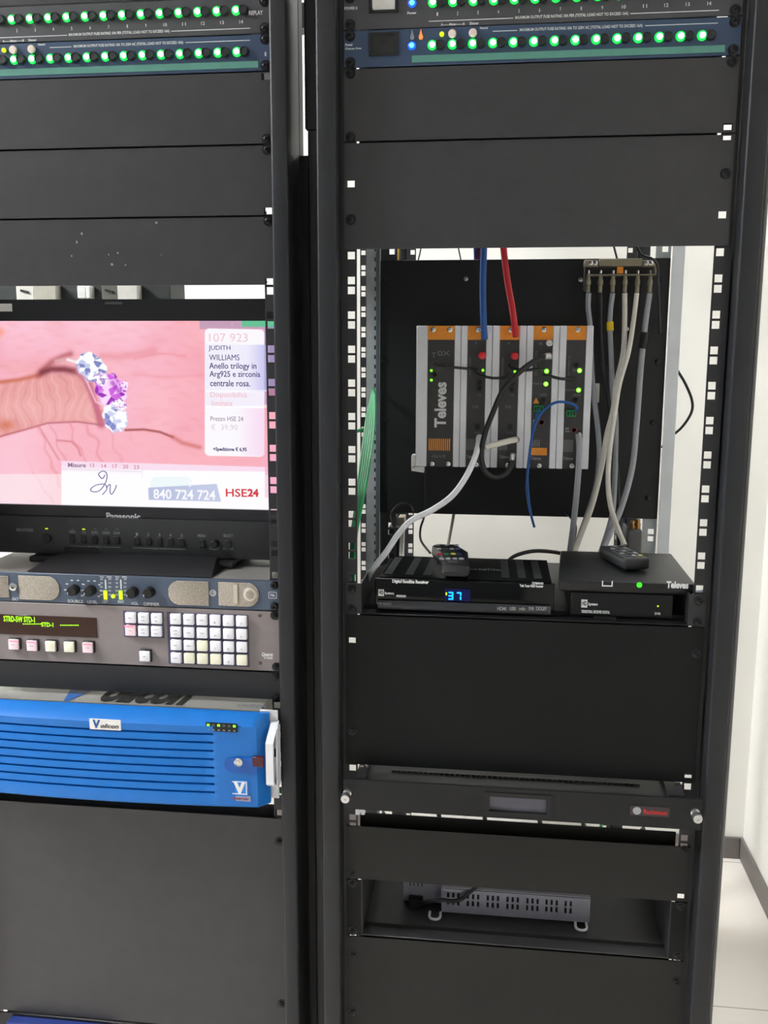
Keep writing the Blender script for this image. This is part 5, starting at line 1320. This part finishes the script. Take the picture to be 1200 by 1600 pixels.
L = MB(); L.text('Rackmount', q0.x+.018, q1.x-.003, q0.z+.003, q1.z-.004, DY-.0009, bold=.02); L.build('badge_lettering', mat('badge_red', (196, 28, 36), .4, emis=None), bd)
L = MB(); L.lathe((q0.x+.009, DY-.0008, (q0.z+q1.z)/2), [(.0055, 0), (.0055, .0004), (0, .0004)], seg=18); L.build('badge_emblem', M_cgrey, bd)
for s, x in ((-1, .008), (1, RHX-.030)):
    r_ = MB().box(x, x+.014 if s < 0 else x+.022, DY+.012, .30, dz0+.012, dz1-.002).build('slide', M_rail, t)
for px, py, wd in ((565, 1202, 8), (572, 1200, 4), (1058, 1226, 10), (1066, 1230, 6), (1062, 1238, 9)):
    q = at(px, py, .006); MB().box(q.x-.0004*wd, q.x+.0004*wd, .004, .010, q.z-.004, q.z+.004, .0008).build('slide_catch', M_steel, t, label='bright metal slide catch')
for px in (558.5, 567):
    q = at(px, 1268, .0); MB().box(q.x-.0028, q.x+.0028, -.002, .004, q.z-.0045, q.z+.0045, .0006).build('slide_catch', M_alu, t)

# device behind the panel under the drawer
for i, (xa_, xb_) in enumerate(((.02, .10), (.16, .19), (.24, .31), (.33, .40))):
    cable('black_cable', [(xa_, .62, K(18)-.13), (xa_+(xb_-xa_)*.3, .60, K(18)-.20), (xa_+(xb_-xa_)*.7, .62, K(18)-.26), (xb_, .60, K(18)-.34)], .005, M_cblack, 'black cable behind the gap under the drawer', group='cables behind the drawer gap')
cable('green_wire', [(.435, .60, K(18)+.02), (.43, .55, K(18)-.01), (.42, .52, K(18)-.06), (.41, .5, K(18)-.34)], .003, M_cgreen, 'green wire seen through the gap at the right end of the drawer')

# ------------------------------------------------------------------ lower shelf with vented box (k 20-22)
t = thing('vented_shelf', (.2325, 0, K(22)), 'deep black shelf bay holding the vented grey box', 'shelf')
sf2 = K(22)+.0025
for x0, x1, xs_ in ((-.0087, .0125, .0125), (RHX-.0125, RHX+.0087, RHX-.0145)):
    MB().perf(x0, x1, K(22)+.0008, K(20)-.0008, -.003, -.001, []).build('ear', MATS['black_satin'], t)
    MB().hexa([(xs_, -.003, sf2), (xs_+.002, -.003, sf2), (xs_+.002, .345, sf2), (xs_, .345, sf2), (xs_, -.003, K(20)-.0008), (xs_+.002, -.003, K(20)-.0008), (xs_+.002, .25, K(20)-.02), (xs_, .25, K(20)-.02)]).build('side_bracket', M_rail, t)
MB().box(.0125, RHX-.0125, -.003, .345, K(22)+.0006, sf2, .0005).build('tray', M_panel, t)
screws(t, ((0, kz(20, LHo)), (0, kz(22, UH)), (RHX, kz(20, LHo)), (RHX, kz(22, UH))), -.003)
# the vented box
a = atz(628, 1418, sf2); b = atz(922, 1452, sf2)
t = thing('vented_power_supply', ((a.x+b.x)/2, .07, sf2), 'grey metal box with rows of vent slots on the bottom shelf', 'power supply')
M_zinc = mat('zinc_grey', (150, 150, 162), .42, .35, .05)
bx0, bx1 = a.x, b.x; gy0 = .062; bxz = sf2+.0035; bzt = sf2+.043
xs_ = at(690, 1400, gy0).x
H = []
for gpx, n_ in ((700, 3), (731, 3), (762, 3), (793, 3), (824, 3), (854, 3), (884, 2)):
    for j in range(n_):
        x = at(gpx+j*8, 1410, gy0).x
        zc_ = (bxz+bzt)/2+.003
        for dz in (.0058, -.0058): H.append((x-.0017, x+.0017, zc_+dz-.0042, zc_+dz+.0042))
MB().perf(xs_, bx1, bxz, bzt-.001, gy0, gy0+.0015, H).build('vented_front', M_zinc, t)
MB().box(xs_+.001, bx1-.001, gy0+.0030, gy0+.16, bxz, bzt-.001).build('inner_case', M_deep, t)
MB().box(xs_, bx1, gy0+.0016, gy0+.16, bzt-.0008, bzt+.0008).build('lid', M_zinc, t)
MB().box(bx0, xs_-.0005, gy0+.022, gy0+.16, bxz, bzt, .001).build('end_case', M_zinc, t)
L = MB()
for i in range(4):
    x = at(641+i*6, 1388, gy0+.022).x; L.box(x-.0009, x+.0009, gy0+.0212, gy0+.0218, bzt-.013, bzt-.003)
L.build('vent_slots', M_deep, t)
q = at(650, 1406, gy0+.02); MB().box(q.x-.011, q.x+.011, gy0+.008, gy0+.0217, q.z-.009, q.z+.008, .002, 2).build('power_inlet', M_deep, t)
for px in (680, 908):
    x = at(px, 1425, gy0).x; n = 8
    pts = [(x-.009, sf2+.0005), (x+.009, sf2+.0005)]
    lug = MB(); lp0 = spline([(x-.008, gy0-.001, sf2+.003), (x-.008, gy0-.012, sf2+.0022), (x-.004, gy0-.018, sf2+.0022), (x+.004, gy0-.018, sf2+.0022), (x+.008, gy0-.012, sf2+.0022), (x+.008, gy0-.001, sf2+.003)], 5)
    lug.tube(lp0, .0021, 8, 0); lug.build('mounting_lug', M_alu, t)
cable('power_cord', ZP([(652, 1412, gy0+.004), (668, 1409, gy0-.008), (688, 1406, gy0-.012), (708, 1408, gy0-.012), (722, 1404, gy0-.008), (735, 1393, gy0-.004), (746, 1384, gy0-.002)]), .0030, M_cblack, 'black power cord', parent=t)
